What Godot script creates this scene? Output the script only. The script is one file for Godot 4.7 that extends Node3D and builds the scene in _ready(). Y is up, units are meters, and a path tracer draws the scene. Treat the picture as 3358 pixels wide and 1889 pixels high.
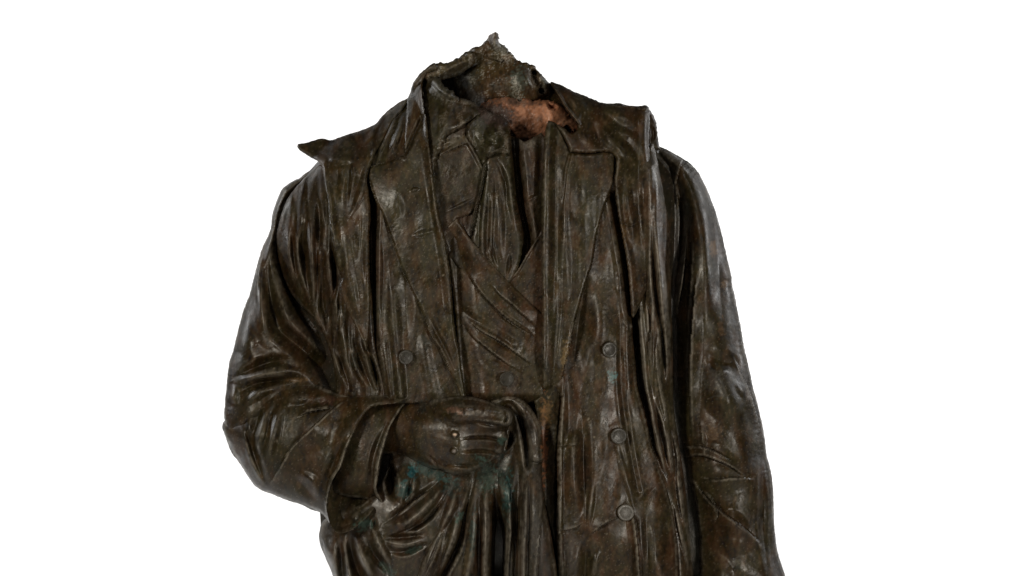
extends Node3D
# A headless bronze figure in frock coat and greatcoat before a white studio backdrop.
# Shapes are measured in "units" of 0.42 mm: x to the right, y downwards, z towards the viewer.
const S := 0.00042
const BASE := 0.30
const C := 3.0
const GX := 660.0
const GY := 80.0
const GW := 667
const GH := 648

var body := PackedFloat32Array()       # smooth front of the torso, which the garments drape over
var top := PackedFloat32Array()        # front of whatever has been built so far
var pr := PackedFloat32Array()         # patina patches and painted highlights: red, green, blue, share
var pg := PackedFloat32Array()
var pb := PackedFloat32Array()
var pa := PackedFloat32Array()
var n_big := FastNoiseLite.new()
var n_mid := FastNoiseLite.new()
var n_fine := FastNoiseLite.new()
var n_speck := FastNoiseLite.new()
var n_edge := FastNoiseLite.new()
var n_soft := FastNoiseLite.new()
var bronze: StandardMaterial3D         # rubbed and waxed
var dull_bronze: StandardMaterial3D    # weathered
var statue: Node3D

class Sheet:
	var c := 4.0
	var x0 := 0.0
	var y0 := 0.0
	var w := 0
	var h := 0
	var poly := PackedVector2Array()
	var ins := PackedByteArray()
	var d := PackedFloat32Array()      # distance to the outline, 0 outside
	var nx := PackedFloat32Array()     # nearest point of the outline, near it
	var ny := PackedFloat32Array()
	var z := PackedFloat32Array()
	var zb := PackedFloat32Array()     # back of the sheet where it has one
	var rim := 60.0
	var tint := Color(1, 1, 1)
	var dark := 0.0
	var rust := 0.0
	var gain := 1.4
	var spread := 1.0
	var wear_glint := 0.3                    # how far crests pale: rubbed metal plus painted ridge highlights
	var own := Color(0, 0, 0, 0)
	var dull := false


func _ready() -> void:
	# ---------------------------------------------------------------- camera, light, exposure
	var cam := Camera3D.new()
	cam.name = "camera"
	add_child(cam)
	cam.position = Vector3(0, BASE + 944.5 * S, 7.05)
	cam.fov = 2.0 * rad_to_deg(atan(944.5 * S / 7.0))
	cam.near = 0.5
	cam.far = 40.0
	cam.current = true
	var we := WorldEnvironment.new()
	we.name = "environment"
	var env := Environment.new()
	env.background_mode = Environment.BG_COLOR
	env.background_color = Color(0.08, 0.08, 0.083)
	env.tonemap_mode = Environment.TONE_MAPPER_LINEAR
	env.tonemap_exposure = 1.0
	env.sdfgi_enabled = true
	env.ssao_enabled = true
	env.ssil_enabled = true
	we.environment = env
	add_child(we)
	softbox("key_softbox", Vector3(-1.7, 1.25, 2.5), Vector3(0.0, 0.62, 0.05), Vector2(0.42, 0.85), 4.5, Color(1.0, 0.965, 0.90))
	softbox("fill_softbox", Vector3(1.45, 0.32, 2.3), Vector3(0.0, 0.5, 0.05), Vector2(0.2, 0.9), 3.1, Color(1.0, 0.97, 0.92))
	softbox("top_softbox", Vector3(0.2, 2.5, 1.5), Vector3(0.0, 0.7, 0.0), Vector2(0.8, 0.4), 0.6, Color(1.0, 0.99, 0.97))
	softbox("added_backdrop_softbox", Vector3(-1.9, 1.6, -1.2), Vector3(0.0, 0.75, -3.0), Vector2(0.6, 1.6), 5.4, Color(1, 1, 1))  # unseen lamp, added to bring the backdrop up to white
	softbox("added_backdrop_softbox", Vector3(1.9, 1.6, -1.2), Vector3(0.0, 0.75, -3.0), Vector2(0.6, 1.6), 5.4, Color(1, 1, 1))  # its unseen twin, added for the same brightness
	setup_noise()
	backdrop()
	# ---------------------------------------------------------------- the statue
	statue = Node3D.new()
	statue.name = "bronze_statue"
	statue.set_meta("label", "headless dark bronze statue in a long coat, its hand gathering the cloth, with torn neck")
	statue.set_meta("category", "statue")
	add_child(statue)
	stains_and_glints()
	flecks()
	torso()
	neck()
	shirt()
	frock_coat()
	greatcoat()
	right_arm()
	left_arm()
	lower_cloth()
	hand()
	buttons()
	skirt()


func softbox(called: String, at: Vector3, to: Vector3, size: Vector2, energy: float, tint: Color) -> void:
	var l := AreaLight3D.new()
	l.name = called
	l.area_size = size
	l.light_energy = energy
	l.light_color = tint
	l.shadow_enabled = true
	l.set("area_range", 12.0)
	add_child(l, true)
	l.look_at_from_position(at, to, Vector3.UP)


func setup_noise() -> void:
	for p in [[n_big, 11, 0.006], [n_mid, 23, 0.02], [n_fine, 37, 0.075], [n_speck, 51, 0.16], [n_edge, 67, 0.05], [n_soft, 71, 0.04]]:
		var n: FastNoiseLite = p[0]
		n.seed = p[1]
		n.frequency = p[2]
		n.noise_type = FastNoiseLite.TYPE_SIMPLEX_SMOOTH
		n.fractal_type = FastNoiseLite.FRACTAL_FBM
		n.fractal_octaves = 1 if n == n_soft else 3
	bronze = StandardMaterial3D.new()
	bronze.resource_name = "patinated bronze"
	bronze.vertex_color_use_as_albedo = true
	bronze.albedo_color = Color(1, 1, 1)
	bronze.metallic = 0.0
	bronze.metallic_specular = 0.56
	bronze.roughness = 1.0
	var rn := FastNoiseLite.new()
	rn.seed = 5
	rn.frequency = 0.012
	rn.fractal_octaves = 5
	var rt := NoiseTexture2D.new()
	rt.width = 1024
	rt.height = 1024
	rt.seamless = true
	rt.noise = rn
	var ramp := Gradient.new()
	ramp.offsets = PackedFloat32Array([0.0, 0.35, 0.6, 1.0])
	ramp.colors = PackedColorArray([Color(0.26, 0.26, 0.26), Color(0.34, 0.34, 0.34), Color(0.45, 0.45, 0.45), Color(0.64, 0.64, 0.64)])
	rt.color_ramp = ramp
	bronze.roughness_texture = rt
	bronze.roughness_texture_channel = BaseMaterial3D.TEXTURE_CHANNEL_RED
	var bn := FastNoiseLite.new()
	bn.seed = 9
	bn.frequency = 0.022
	bn.fractal_octaves = 4
	bn.fractal_gain = 0.6
	var bt := NoiseTexture2D.new()
	bt.width = 1024
	bt.height = 1024
	bt.seamless = true
	bt.noise = bn
	bt.as_normal_map = true
	bt.bump_strength = 7.0
	bronze.normal_enabled = true
	bronze.normal_texture = bt
	bronze.normal_scale = 0.2
	bronze.uv1_triplanar = true
	bronze.uv1_world_triplanar = true
	bronze.uv1_scale = Vector3(3.3, 3.3, 3.3)
	dull_bronze = bronze.duplicate()
	dull_bronze.resource_name = "weathered bronze"
	dull_bronze.metallic_specular = 0.42
	var rt2 := NoiseTexture2D.new()
	rt2.width = 1024
	rt2.height = 1024
	rt2.seamless = true
	rt2.noise = rn
	var ramp2 := Gradient.new()
	ramp2.offsets = PackedFloat32Array([0.0, 0.3, 0.6, 1.0])
	ramp2.colors = PackedColorArray([Color(0.24, 0.24, 0.24), Color(0.33, 0.33, 0.33), Color(0.46, 0.46, 0.46), Color(0.72, 0.72, 0.72)])
	rt2.color_ramp = ramp2
	dull_bronze.roughness_texture = rt2


func backdrop() -> void:
	var st := SurfaceTool.new()
	st.begin(Mesh.PRIMITIVE_TRIANGLES)
	var prof := PackedVector2Array()   # z, y
	prof.append(Vector2(0.7, 0.0))
	for k in 17:
		var a := k / 16.0 * PI / 2.0
		prof.append(Vector2(-2.3 - 0.7 * sin(a), 0.7 - 0.7 * cos(a)))
	prof.append(Vector2(-3.0, 1.85))
	for k in prof.size():
		for s in 2:
			st.set_uv(Vector2(s, k))
			st.add_vertex(Vector3(-1.6 + 3.2 * s, prof[k].y, prof[k].x))
	for k in prof.size() - 1:
		var a := k * 2
		for i in [a, a + 2, a + 1, a + 1, a + 2, a + 3]:
			st.add_index(i)
	st.generate_normals()
	var m := StandardMaterial3D.new()
	m.resource_name = "white paper"
	m.albedo_color = Color(0.95, 0.95, 0.95)
	m.roughness = 0.95
	m.metallic_specular = 0.2
	var o := MeshInstance3D.new()
	o.name = "studio_backdrop"
	o.mesh = st.commit()
	o.material_override = m
	o.set_meta("kind", "structure")
	o.set_meta("label", "plain white studio backdrop behind the statue")
	add_child(o, true)


# -------------------------------------------------------------------- outlines
func curve(pts: Array, closed := true, step := 5.0) -> PackedVector2Array:
	# pairs x, y; a negative x marks a corner
	var p := PackedVector2Array()
	var corner: Array[bool] = []
	for i in range(0, pts.size(), 2):
		p.append(Vector2(absf(pts[i]), pts[i + 1]))
		corner.append(pts[i] < 0)
	var n := p.size()
	var out := PackedVector2Array()
	for i in (n if closed else n - 1):
		var a := p[i]
		var b := p[(i + 1) % n]
		var before := p[(i - 1 + n) % n] if closed or i > 0 else a
		var after := p[(i + 2) % n] if closed or i < n - 2 else b
		var l := a.distance_to(b)
		if l < 0.01:
			continue
		var ta := (b - a) if corner[i] else (b - before) / maxf(0.01, l + a.distance_to(before)) * l
		var tb := (b - a) if corner[(i + 1) % n] else (after - a) / maxf(0.01, l + b.distance_to(after)) * l
		var k := maxi(1, int(l / step))
		for j in k:
			var t := float(j) / k
			var t2 := t * t
			var t3 := t2 * t
			out.append(a * (2 * t3 - 3 * t2 + 1) + ta * (t3 - 2 * t2 + t) + b * (3 * t2 - 2 * t3) + tb * (t3 - t2))
	if not closed:
		out.append(p[n - 1])
	return out


func sheet(pts: Array, ragged := 1.0, c := C) -> Sheet:
	var s := Sheet.new()
	s.c = c
	s.poly = curve(pts)
	if ragged > 0.0:
		for i in s.poly.size():
			var q := s.poly[i]
			s.poly[i] = q + Vector2(n_edge.get_noise_2d(q.x * 1.3, q.y * 1.3), n_edge.get_noise_2d(q.x * 1.3 + 500.0, q.y * 1.3)) * ragged * 4.0
	var lo := s.poly[0]
	var hi := s.poly[0]
	for q in s.poly:
		lo = lo.min(q)
		hi = hi.max(q)
	var i0 := int(floor((lo.x - GX) / c)) - 3
	var j0 := int(floor((lo.y - GY) / c)) - 3
	s.x0 = GX + i0 * c
	s.y0 = GY + j0 * c
	s.w = int(ceil((hi.x - s.x0) / c)) + 4
	s.h = int(ceil((hi.y - s.y0) / c)) + 4
	var n := s.w * s.h
	s.ins.resize(n)
	s.d.resize(n)
	s.d.fill(1e6)
	s.nx.resize(n)
	s.ny.resize(n)
	s.z.resize(n)
	var m := s.poly.size()
	for j in s.h:
		var y: float = s.y0 + j * c + 0.013
		var xs := PackedFloat32Array()
		for i in m:
			var a := s.poly[i]
			var b := s.poly[(i + 1) % m]
			if (a.y > y) != (b.y > y):
				xs.append(a.x + (y - a.y) / (b.y - a.y) * (b.x - a.x))
		xs.sort()
		for k in range(0, xs.size() - 1, 2):
			for i in range(maxi(0, int(ceil((xs[k] - s.x0) / c))), mini(s.w - 1, int(floor((xs[k + 1] - s.x0) / c))) + 1):
				s.ins[j * s.w + i] = 1
	var reach := c * 3.2
	for k in m:
		var a := s.poly[k]
		var b := s.poly[(k + 1) % m]
		var ab := b - a
		var l2 := maxf(1e-6, ab.length_squared())
		for j in range(maxi(0, int((minf(a.y, b.y) - reach - s.y0) / c)), mini(s.h - 1, int((maxf(a.y, b.y) + reach - s.y0) / c) + 1) + 1):
			for i in range(maxi(0, int((minf(a.x, b.x) - reach - s.x0) / c)), mini(s.w - 1, int((maxf(a.x, b.x) + reach - s.x0) / c) + 1) + 1):
				var px := s.x0 + i * c
				var py := s.y0 + j * c
				var t := clampf(((px - a.x) * ab.x + (py - a.y) * ab.y) / l2, 0.0, 1.0)
				var qx := a.x + ab.x * t
				var qy := a.y + ab.y * t
				var dd := sqrt((px - qx) * (px - qx) + (py - qy) * (py - qy))
				var o := j * s.w + i
				if dd < s.d[o]:
					s.d[o] = dd
					s.nx[o] = qx
					s.ny[o] = qy
	for o in n:
		if s.ins[o] == 0:
			s.d[o] = 0.0
	var w := s.w
	var dg := c * 1.4142
	for j in range(1, s.h - 1):
		for i in range(1, w - 1):
			var o := j * w + i
			var v := s.d[o]
			if v > reach * 0.9:
				s.d[o] = minf(minf(v, minf(s.d[o - 1], s.d[o - w]) + c), minf(s.d[o - w - 1], s.d[o - w + 1]) + dg)
	for j in range(s.h - 2, 0, -1):
		for i in range(w - 2, 0, -1):
			var o := j * w + i
			var v := s.d[o]
			if v > reach * 0.9:
				s.d[o] = minf(minf(v, minf(s.d[o + 1], s.d[o + w]) + c), minf(s.d[o + w - 1], s.d[o + w + 1]) + dg)
	return s


func blur(a: PackedFloat32Array, w: int, h: int, r: int) -> PackedFloat32Array:
	var b := PackedFloat32Array()
	b.resize(a.size())
	var k := 1.0 / (2 * r + 1)
	for j in h:
		var sum := 0.0
		for i in range(-r, r + 1):
			sum += a[j * w + clampi(i, 0, w - 1)]
		for i in w:
			b[j * w + i] = sum * k
			sum += a[j * w + mini(i + r + 1, w - 1)] - a[j * w + maxi(i - r, 0)]
	var out := PackedFloat32Array()
	out.resize(a.size())
	for i in w:
		var sum := 0.0
		for j in range(-r, r + 1):
			sum += b[clampi(j, 0, h - 1) * w + i]
		for j in h:
			out[j * w + i] = sum * k
			sum += b[mini(j + r + 1, h - 1) * w + i] - b[maxi(j - r, 0) * w + i]
	return out


func inflate(s: Sheet, r: float, high: float, z0: float, slope := Vector2.ZERO, from := Vector2.ZERO) -> void:
	var d := blur(blur(s.d, s.w, s.h, int(16.0 / s.c)), s.w, s.h, int(16.0 / s.c))
	for j in s.h:
		for i in s.w:
			var o := j * s.w + i
			var t := clampf(s.d[o] / 40.0, 0.0, 1.0)
			var v := 1.0 - minf(lerpf(s.d[o], d[o], t * t), r) / r
			s.z[o] = z0 + high * sqrt(1.0 - v * v) + slope.x * (s.x0 + i * s.c - from.x) + slope.y * (s.y0 + j * s.c - from.y)


func at(a: PackedFloat32Array, x: float, y: float) -> float:
	var u := clampf((x - GX) / C, 0.0, GW - 1.01)
	var v := clampf((y - GY) / C, 0.0, GH - 1.01)
	var i := int(u)
	var j := int(v)
	u -= i
	v -= j
	var o := j * GW + i
	return lerpf(lerpf(a[o], a[o + 1], u), lerpf(a[o + GW], a[o + GW + 1], u), v)


func shaped_by(s: Sheet, form: Sheet) -> void:
	# take the height from a longer form of which the sheet is only a part
	for j in s.h:
		for i in s.w:
			var u := clampf((s.x0 + i * s.c - form.x0) / form.c, 0.0, form.w - 1.01)
			var v := clampf((s.y0 + j * s.c - form.y0) / form.c, 0.0, form.h - 1.01)
			var a := int(u)
			var b := int(v)
			u -= a
			v -= b
			var o := b * form.w + a
			s.z[j * s.w + i] = lerpf(lerpf(form.z[o], form.z[o + 1], u), lerpf(form.z[o + form.w], form.z[o + form.w + 1], u), v)


func drape(s: Sheet, off: float) -> void:
	for j in s.h:
		for i in s.w:
			s.z[j * s.w + i] = at(body, s.x0 + i * s.c, s.y0 + j * s.c) + off


func edge(s: Sheet, t: float, r: float) -> void:
	for o in s.z.size():
		if s.d[o] < r:
			var v := 1.0 - s.d[o] / r
			s.z[o] -= t * (1.0 - sqrt(maxf(0.0, 1.0 - v * v)))


# -------------------------------------------------------------------- folds: r ridge, f round fold, g groove, s lip raised on the right hand of the stroke, c capsule (a limb: set, not added)
func fold(s: Sheet, kind: String, wide: float, high: float, pts: Array, taper := 3, z0 := 0.0, z1 := 0.0) -> void:
	if kind != "c":
		high *= s.gain
		wide *= s.spread
	if kind == "g":
		wide *= 1.9
	var line := curve(pts, false, 6.0)
	var n := line.size()
	var length := 0.0
	var along := PackedFloat32Array([0.0])
	for k in n - 1:
		length += line[k].distance_to(line[k + 1])
		along.append(length)
	var lo := line[0]
	var hi := line[0]
	for q in line:
		lo = lo.min(q)
		hi = hi.max(q)
	var c := s.c
	var i0 := maxi(0, int((lo.x - wide - s.x0) / c))
	var i1 := mini(s.w - 1, int((hi.x + wide - s.x0) / c) + 1)
	var j0 := maxi(0, int((lo.y - wide - s.y0) / c))
	var j1 := mini(s.h - 1, int((hi.y + wide - s.y0) / c) + 1)
	var ww := i1 - i0 + 1
	var hh := j1 - j0 + 1
	if ww < 1 or hh < 1:
		return
	var best := PackedFloat32Array()
	best.resize(ww * hh)
	best.fill(1e9)
	var pos := PackedFloat32Array()
	pos.resize(ww * hh)
	var side := PackedFloat32Array()
	side.resize(ww * hh)
	for k in n - 1:
		var a := line[k]
		var ab := line[k + 1] - a
		var l2 := ab.length_squared()
		if l2 < 1e-6:
			continue
		var l := sqrt(l2)
		for j in range(maxi(j0, int((minf(a.y, a.y + ab.y) - wide - s.y0) / c)), mini(j1, int((maxf(a.y, a.y + ab.y) + wide - s.y0) / c) + 1) + 1):
			for i in range(maxi(i0, int((minf(a.x, a.x + ab.x) - wide - s.x0) / c)), mini(i1, int((maxf(a.x, a.x + ab.x) + wide - s.x0) / c) + 1) + 1):
				var px := s.x0 + i * c - a.x
				var py := s.y0 + j * c - a.y
				var t := clampf((px * ab.x + py * ab.y) / l2, 0.0, 1.0)
				var ex := px - ab.x * t
				var ey := py - ab.y * t
				var dd := ex * ex + ey * ey
				var o := (j - j0) * ww + i - i0
				if dd < best[o]:
					best[o] = dd
					pos[o] = along[k] + l * t
					side[o] = (ab.x * py - ab.y * px) / l
	for j in hh:
		for i in ww:
			var o := j * ww + i
			if best[o] >= wide * wide:
				continue
			var t := pos[o] / maxf(length, 0.01)
			var e := 1.0
			if taper & 1:
				e *= smoothstep(-0.04, 0.5, t)
			if taper & 2:
				e *= smoothstep(-0.04, 0.5, 1.0 - t)
			var we := wide
			if kind != "c" and taper > 0:
				we = wide * (0.55 + 0.45 * e)
			var u := sqrt(best[o]) / we
			if u >= 1.0:
				continue
			var q := (j + j0) * s.w + i + i0
			match kind:
				"r":
					s.z[q] += high * e * (1.0 - u * u) * (1.0 - u * u)
				"f":
					s.z[q] += high * e * sqrt(1.0 - u * u)
				"g":
					var m := minf(1.0, u * 1.75)
					s.z[q] -= high * e * (0.5 * (1.0 - m) * (1.0 - m) + 0.5 * (1.0 - m * m) * (1.0 - m * m))
					s.z[q] += 0.10 * high * e * pow(sin(PI * clampf((u - 0.25) / 0.75, 0.0, 1.0)), 2.0)
				"s":
					if side[o] > 0.0:
						s.z[q] += high * e * pow(1.0 - u, 1.4)
					else:
						s.z[q] -= 0.35 * high * e * pow(1.0 - u, 3.0)
				"c":
					var v := lerpf(z0, z1, t) + high * sqrt(1.0 - u * u)
					var k := 7.0
					var hmix := clampf(0.5 + 0.5 * (v - s.z[q]) / k, 0.0, 1.0)
					s.z[q] = lerpf(s.z[q], v, hmix) + k * hmix * (1.0 - hmix)


func rough(s: Sheet, streak: float, lump: float, sx := 16.0, sy := 110.0) -> void:
	for j in s.h:
		for i in s.w:
			var o := j * s.w + i
			if s.d[o] > 0.0:
				var x: float = s.x0 + i * s.c
				var y: float = s.y0 + j * s.c
				s.z[o] += 0.32 * streak * n_soft.get_noise_2d(x * 14.0 / sx, y * 14.0 / sy + 900.0) + 0.55 * lump * n_soft.get_noise_2d(x * 0.22 + 77.0, y * 0.17) + 0.5 * n_fine.get_noise_2d(x * 0.8, y * 0.8)


# -------------------------------------------------------------------- patina patches and painted highlights
func stain_or_glint(x: float, y: float, rx: float, ry: float, col: Color, most := 0.8, turn := 0.0, scale := 1.0) -> void:
	var r := maxf(rx, ry) * 1.3
	var cs := cos(deg_to_rad(turn))
	var sn := sin(deg_to_rad(turn))
	for j in range(maxi(0, int((y - r - GY) / C)), mini(GH - 1, int((y + r - GY) / C)) + 1):
		for i in range(maxi(0, int((x - r - GX) / C)), mini(GW - 1, int((x + r - GX) / C)) + 1):
			var px := GX + i * C - x
			var py := GY + j * C - y
			var u := (px * cs + py * sn) / rx
			var v := (py * cs - px * sn) / ry
			var k := 1.0 - sqrt(u * u + v * v) + 0.75 * scale * n_fine.get_noise_2d(GX + i * C, GY + j * C) + 0.45 * scale * n_mid.get_noise_2d((GX + i * C) * 2.0, (GY + j * C) * 2.0)
			k = clampf(k * 2.2, 0.0, 1.0) * most
			if k > 0.0:
				var o := j * GW + i
				pr[o] = lerpf(pr[o], col.r, k)
				pg[o] = lerpf(pg[o], col.g, k)
				pb[o] = lerpf(pb[o], col.b, k)
				pa[o] = maxf(pa[o], k)


func stains_and_glints() -> void:
	for a in [pr, pg, pb, pa]:
		a.resize(GW * GH)
	pr.resize(GW * GH)
	pg.resize(GW * GH)
	pb.resize(GW * GH)
	pa.resize(GW * GH)
	var teal := Color(0.045, 0.13, 0.125)
	var green := Color(0.075, 0.125, 0.10)
	var rust := Color(0.22, 0.085, 0.035)
	var ochre := Color(0.17, 0.10, 0.04)
	stain_or_glint(1355, 1542, 18, 34, Color(0.02, 0.11, 0.13), 0.75, 20)
	stain_or_glint(1330, 1600, 30, 36, teal, 0.6)
	stain_or_glint(1420, 1545, 90, 30, teal, 0.55, 20)
	stain_or_glint(1480, 1590, 40, 50, teal, 0.35)
	stain_or_glint(1650, 1540, 34, 80, teal, 0.4)
	stain_or_glint(1600, 1560, 40, 70, green, 0.6)
	stain_or_glint(1665, 1620, 22, 90, teal, 0.6)
	stain_or_glint(1545, 1780, 18, 120, teal, 0.5, 8)
	stain_or_glint(1645, 1440, 18, 16, green, 0.9)
	stain_or_glint(1580, 1497, 30, 12, green, 0.8, 25)
	stain_or_glint(1198, 1713, 40, 22, green, 0.8, -20)
	stain_or_glint(1360, 1797, 30, 14, green, 0.7, -20)
	stain_or_glint(1272, 1860, 36, 20, green, 0.6, 40)
	stain_or_glint(1508, 1692, 12, 26, green, 0.8, 20)
	stain_or_glint(1748, 1680, 40, 320, Color(0.08, 0.073, 0.06), 0.6, 0, 0.5)  # painted highlight on the bright fold beside the fist
	stain_or_glint(1868, 1800, 30, 150, Color(0.08, 0.072, 0.062), 0.6, 0, 0.8)  # highlight of the lower front panel, put into the colour
	stain_or_glint(2350, 1255, 80, 50, Color(0.08, 0.074, 0.064), 0.6, 20)  # painted highlight where the sleeve bulges at the elbow
	stain_or_glint(2006, 1230, 18, 24, Color(0.10, 0.19, 0.19), 0.8)
	stain_or_glint(1785, 1440, 12, 170, rust, 0.85)
	stain_or_glint(1790, 1350, 26, 60, ochre, 0.7)
	stain_or_glint(1850, 1160, 12, 60, Color(0.20, 0.13, 0.05), 0.7, 8)
	stain_or_glint(1535, 1820, 12, 80, ochre, 0.6, 5)
	stain_or_glint(2330, 610, 18, 28, Color(0.20, 0.12, 0.055), 0.8)
	stain_or_glint(2340, 815, 20, 34, Color(0.20, 0.12, 0.055), 0.8, -10)
	stain_or_glint(2378, 930, 16, 22, Color(0.20, 0.12, 0.055), 0.7)
	stain_or_glint(2365, 1075, 14, 40, Color(0.17, 0.10, 0.05), 0.6)
	stain_or_glint(2335, 1420, 34, 30, Color(0.15, 0.09, 0.045), 0.6)
	stain_or_glint(2040, 770, 16, 50, ochre, 0.6)
	stain_or_glint(1640, 1000, 20, 16, rust, 0.35)
	stain_or_glint(1745, 1010, 40, 80, Color(0.12, 0.06, 0.03), 0.5)
	stain_or_glint(1720, 690, 40, 90, Color(0.12, 0.065, 0.035), 0.45)
	stain_or_glint(1246, 885, 14, 90, Color(0.13, 0.075, 0.045), 0.55)
	stain_or_glint(990, 1080, 60, 60, Color(0.10, 0.055, 0.03), 0.5)
	stain_or_glint(1080, 1310, 40, 18, Color(0.13, 0.06, 0.04), 0.5)
	stain_or_glint(980, 1245, 60, 10, ochre, 0.6)
	stain_or_glint(900, 1150, 90, 40, Color(0.08, 0.045, 0.022), 0.5)
	stain_or_glint(1550, 1346, 90, 11, Color(0.16, 0.135, 0.11), 0.7, 3)  # painted highlight along the top of the index finger
	stain_or_glint(1495, 1338, 40, 12, Color(0.26, 0.13, 0.08), 0.6, 8)  # coppery metal, with the knuckle highlight painted in
	stain_or_glint(1670, 1366, 10, 24, Color(0.2, 0.18, 0.15), 0.7)
	stain_or_glint(1495, 1418, 9, 8, Color(0.62, 0.46, 0.34), 1.0, 0, 0.2)
	stain_or_glint(1492, 1472, 8, 8, Color(0.35, 0.30, 0.27), 0.7, 0, 0.4)
	stain_or_glint(1480, 1530, 60, 16, ochre, 0.5)
	stain_or_glint(1660, 1240, 60, 40, Color(0.13, 0.11, 0.075), 0.45)
	stain_or_glint(1500, 470, 60, 24, Color(0.17, 0.15, 0.10), 0.55, -20)
	stain_or_glint(1720, 470, 50, 26, Color(0.15, 0.13, 0.10), 0.6)
	stain_or_glint(1450, 290, 34, 60, Color(0.13, 0.12, 0.09), 0.6, -40)
	stain_or_glint(1560, 345, 70, 12, Color(0.15, 0.13, 0.10), 0.7, 25)
	stain_or_glint(1650, 150, 50, 36, Color(0.14, 0.145, 0.12), 0.6)
	stain_or_glint(1700, 270, 36, 60, Color(0.12, 0.15, 0.125), 0.7)
	stain_or_glint(1540, 250, 46, 40, Color(0.10, 0.115, 0.10), 0.5)
	stain_or_glint(1660, 290, 70, 20, Color(0.15, 0.14, 0.115), 0.5)
	stain_or_glint(1790, 262, 24, 40, Color(0.12, 0.13, 0.10), 0.6)
	stain_or_glint(1625, 375, 85, 60, Color(0.045, 0.03, 0.024), 0.95, 20, 0.4)
	stain_or_glint(1700, 335, 90, 16, Color(0.09, 0.07, 0.06), 0.6, 4)
	stain_or_glint(1855, 395, 40, 36, Color(0.22, 0.13, 0.08), 0.6)
	var rng := RandomNumberGenerator.new()
	rng.seed = 4
	for k in 150:
		var x := rng.randf_range(800, 2450)
		var y := rng.randf_range(450, 1880)
		var tone := rng.randf()
		var col := Color(0.13, 0.075, 0.035) if tone < 0.45 else Color(0.05, 0.062, 0.05) if tone < 0.8 else Color(0.16, 0.14, 0.11)
		stain_or_glint(x, y, rng.randf_range(5, 22), rng.randf_range(8, 44), col, rng.randf_range(0.2, 0.5), rng.randf_range(-25, 25), 1.3)


func flecks() -> void:
	var rng := RandomNumberGenerator.new()
	rng.seed = 12
	for k in 120:
		var x := rng.randf_range(760, 2480)
		var y := rng.randf_range(230, 1880)
		stain_or_glint(x, y, rng.randf_range(3, 5), rng.randf_range(3, 8), Color(0.20, 0.165, 0.115) * rng.randf_range(0.4, 1.2), rng.randf_range(0.3, 0.9), rng.randf_range(-40, 40), 0.5)


func colour(s: Sheet, x: float, y: float, crest := 0.0) -> Color:
	var a := n_big.get_noise_2d(x * 1.6, y * 0.7) * 1.3
	var b := n_mid.get_noise_2d(x * 1.2 + 300.0, y * 0.55)
	var f := n_fine.get_noise_2d(x, y * 0.6)
	var k := n_speck.get_noise_2d(x, y)
	var c := Color(0.062, 0.047, 0.031)
	c = c.lerp(Color(0.046, 0.045, 0.028), clampf(a * 1.1 + 0.45 + b * 0.5, 0.0, 1.0))
	c = c.lerp(Color(0.085, 0.050, 0.030), clampf(-a * 0.8 + b * 1.5 - 0.15, 0.0, 0.8))
	c = c.lerp(Color(0.095, 0.083, 0.066), clampf(b * 1.0 + f * 0.9 - 0.25, 0.0, 0.7))
	c = c.lerp(Color(0.024, 0.024, 0.020), clampf(-f * 1.2 - b * 0.9 - 0.2, 0.0, 0.8))
	c *= 1.0 + 0.3 * f + 0.2 * k
	c *= 1.0 + 0.40 * clampf(a * 0.6 + b, -0.9, 0.8)
	c = c * s.tint * Color(0.57, 0.475, 0.345)
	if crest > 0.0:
		c = c.lerp(Color(0.17, 0.15, 0.118), s.wear_glint * smoothstep(1.2, 7.0, crest) * clampf(0.75 + 1.2 * f + 0.8 * b, 0.15, 1.0))  # lightens ridges as rubbing and as highlights put into the colour
	if s.own.a > 0.0:
		c = c.lerp(s.own * (1.0 + 0.25 * f + 0.3 * b), s.own.a * clampf(0.85 + 0.5 * b + 0.3 * f, 0.3, 1.0))
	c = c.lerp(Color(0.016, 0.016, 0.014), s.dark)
	var o := clampi(int(round((y - GY) / C)), 0, GH - 1) * GW + clampi(int(round((x - GX) / C)), 0, GW - 1)
	var t := pa[o]
	if t > 0.0:
		c = c.lerp(Color(pr[o], pg[o], pb[o]) * (1.0 + 0.5 * f + 0.3 * k), t)
	if s.rust > 0.0:
		c = c.lerp(Color(0.40, 0.39, 0.34), s.rust * smoothstep(0.30, 0.52, 0.8 * k + 0.9 * b))
	elif k > 0.52:
		c = c.lerp(Color(0.20, 0.17, 0.13), 0.35)
	return Color(maxf(c.r, 0.004), maxf(c.g, 0.004), maxf(c.b, 0.004))


# -------------------------------------------------------------------- a sheet becomes a mesh
func place(x: float, y: float, z: float) -> Vector3:
	return Vector3((x - 1679.0) * S, BASE + (1889.0 - y) * S, z * S)


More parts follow.
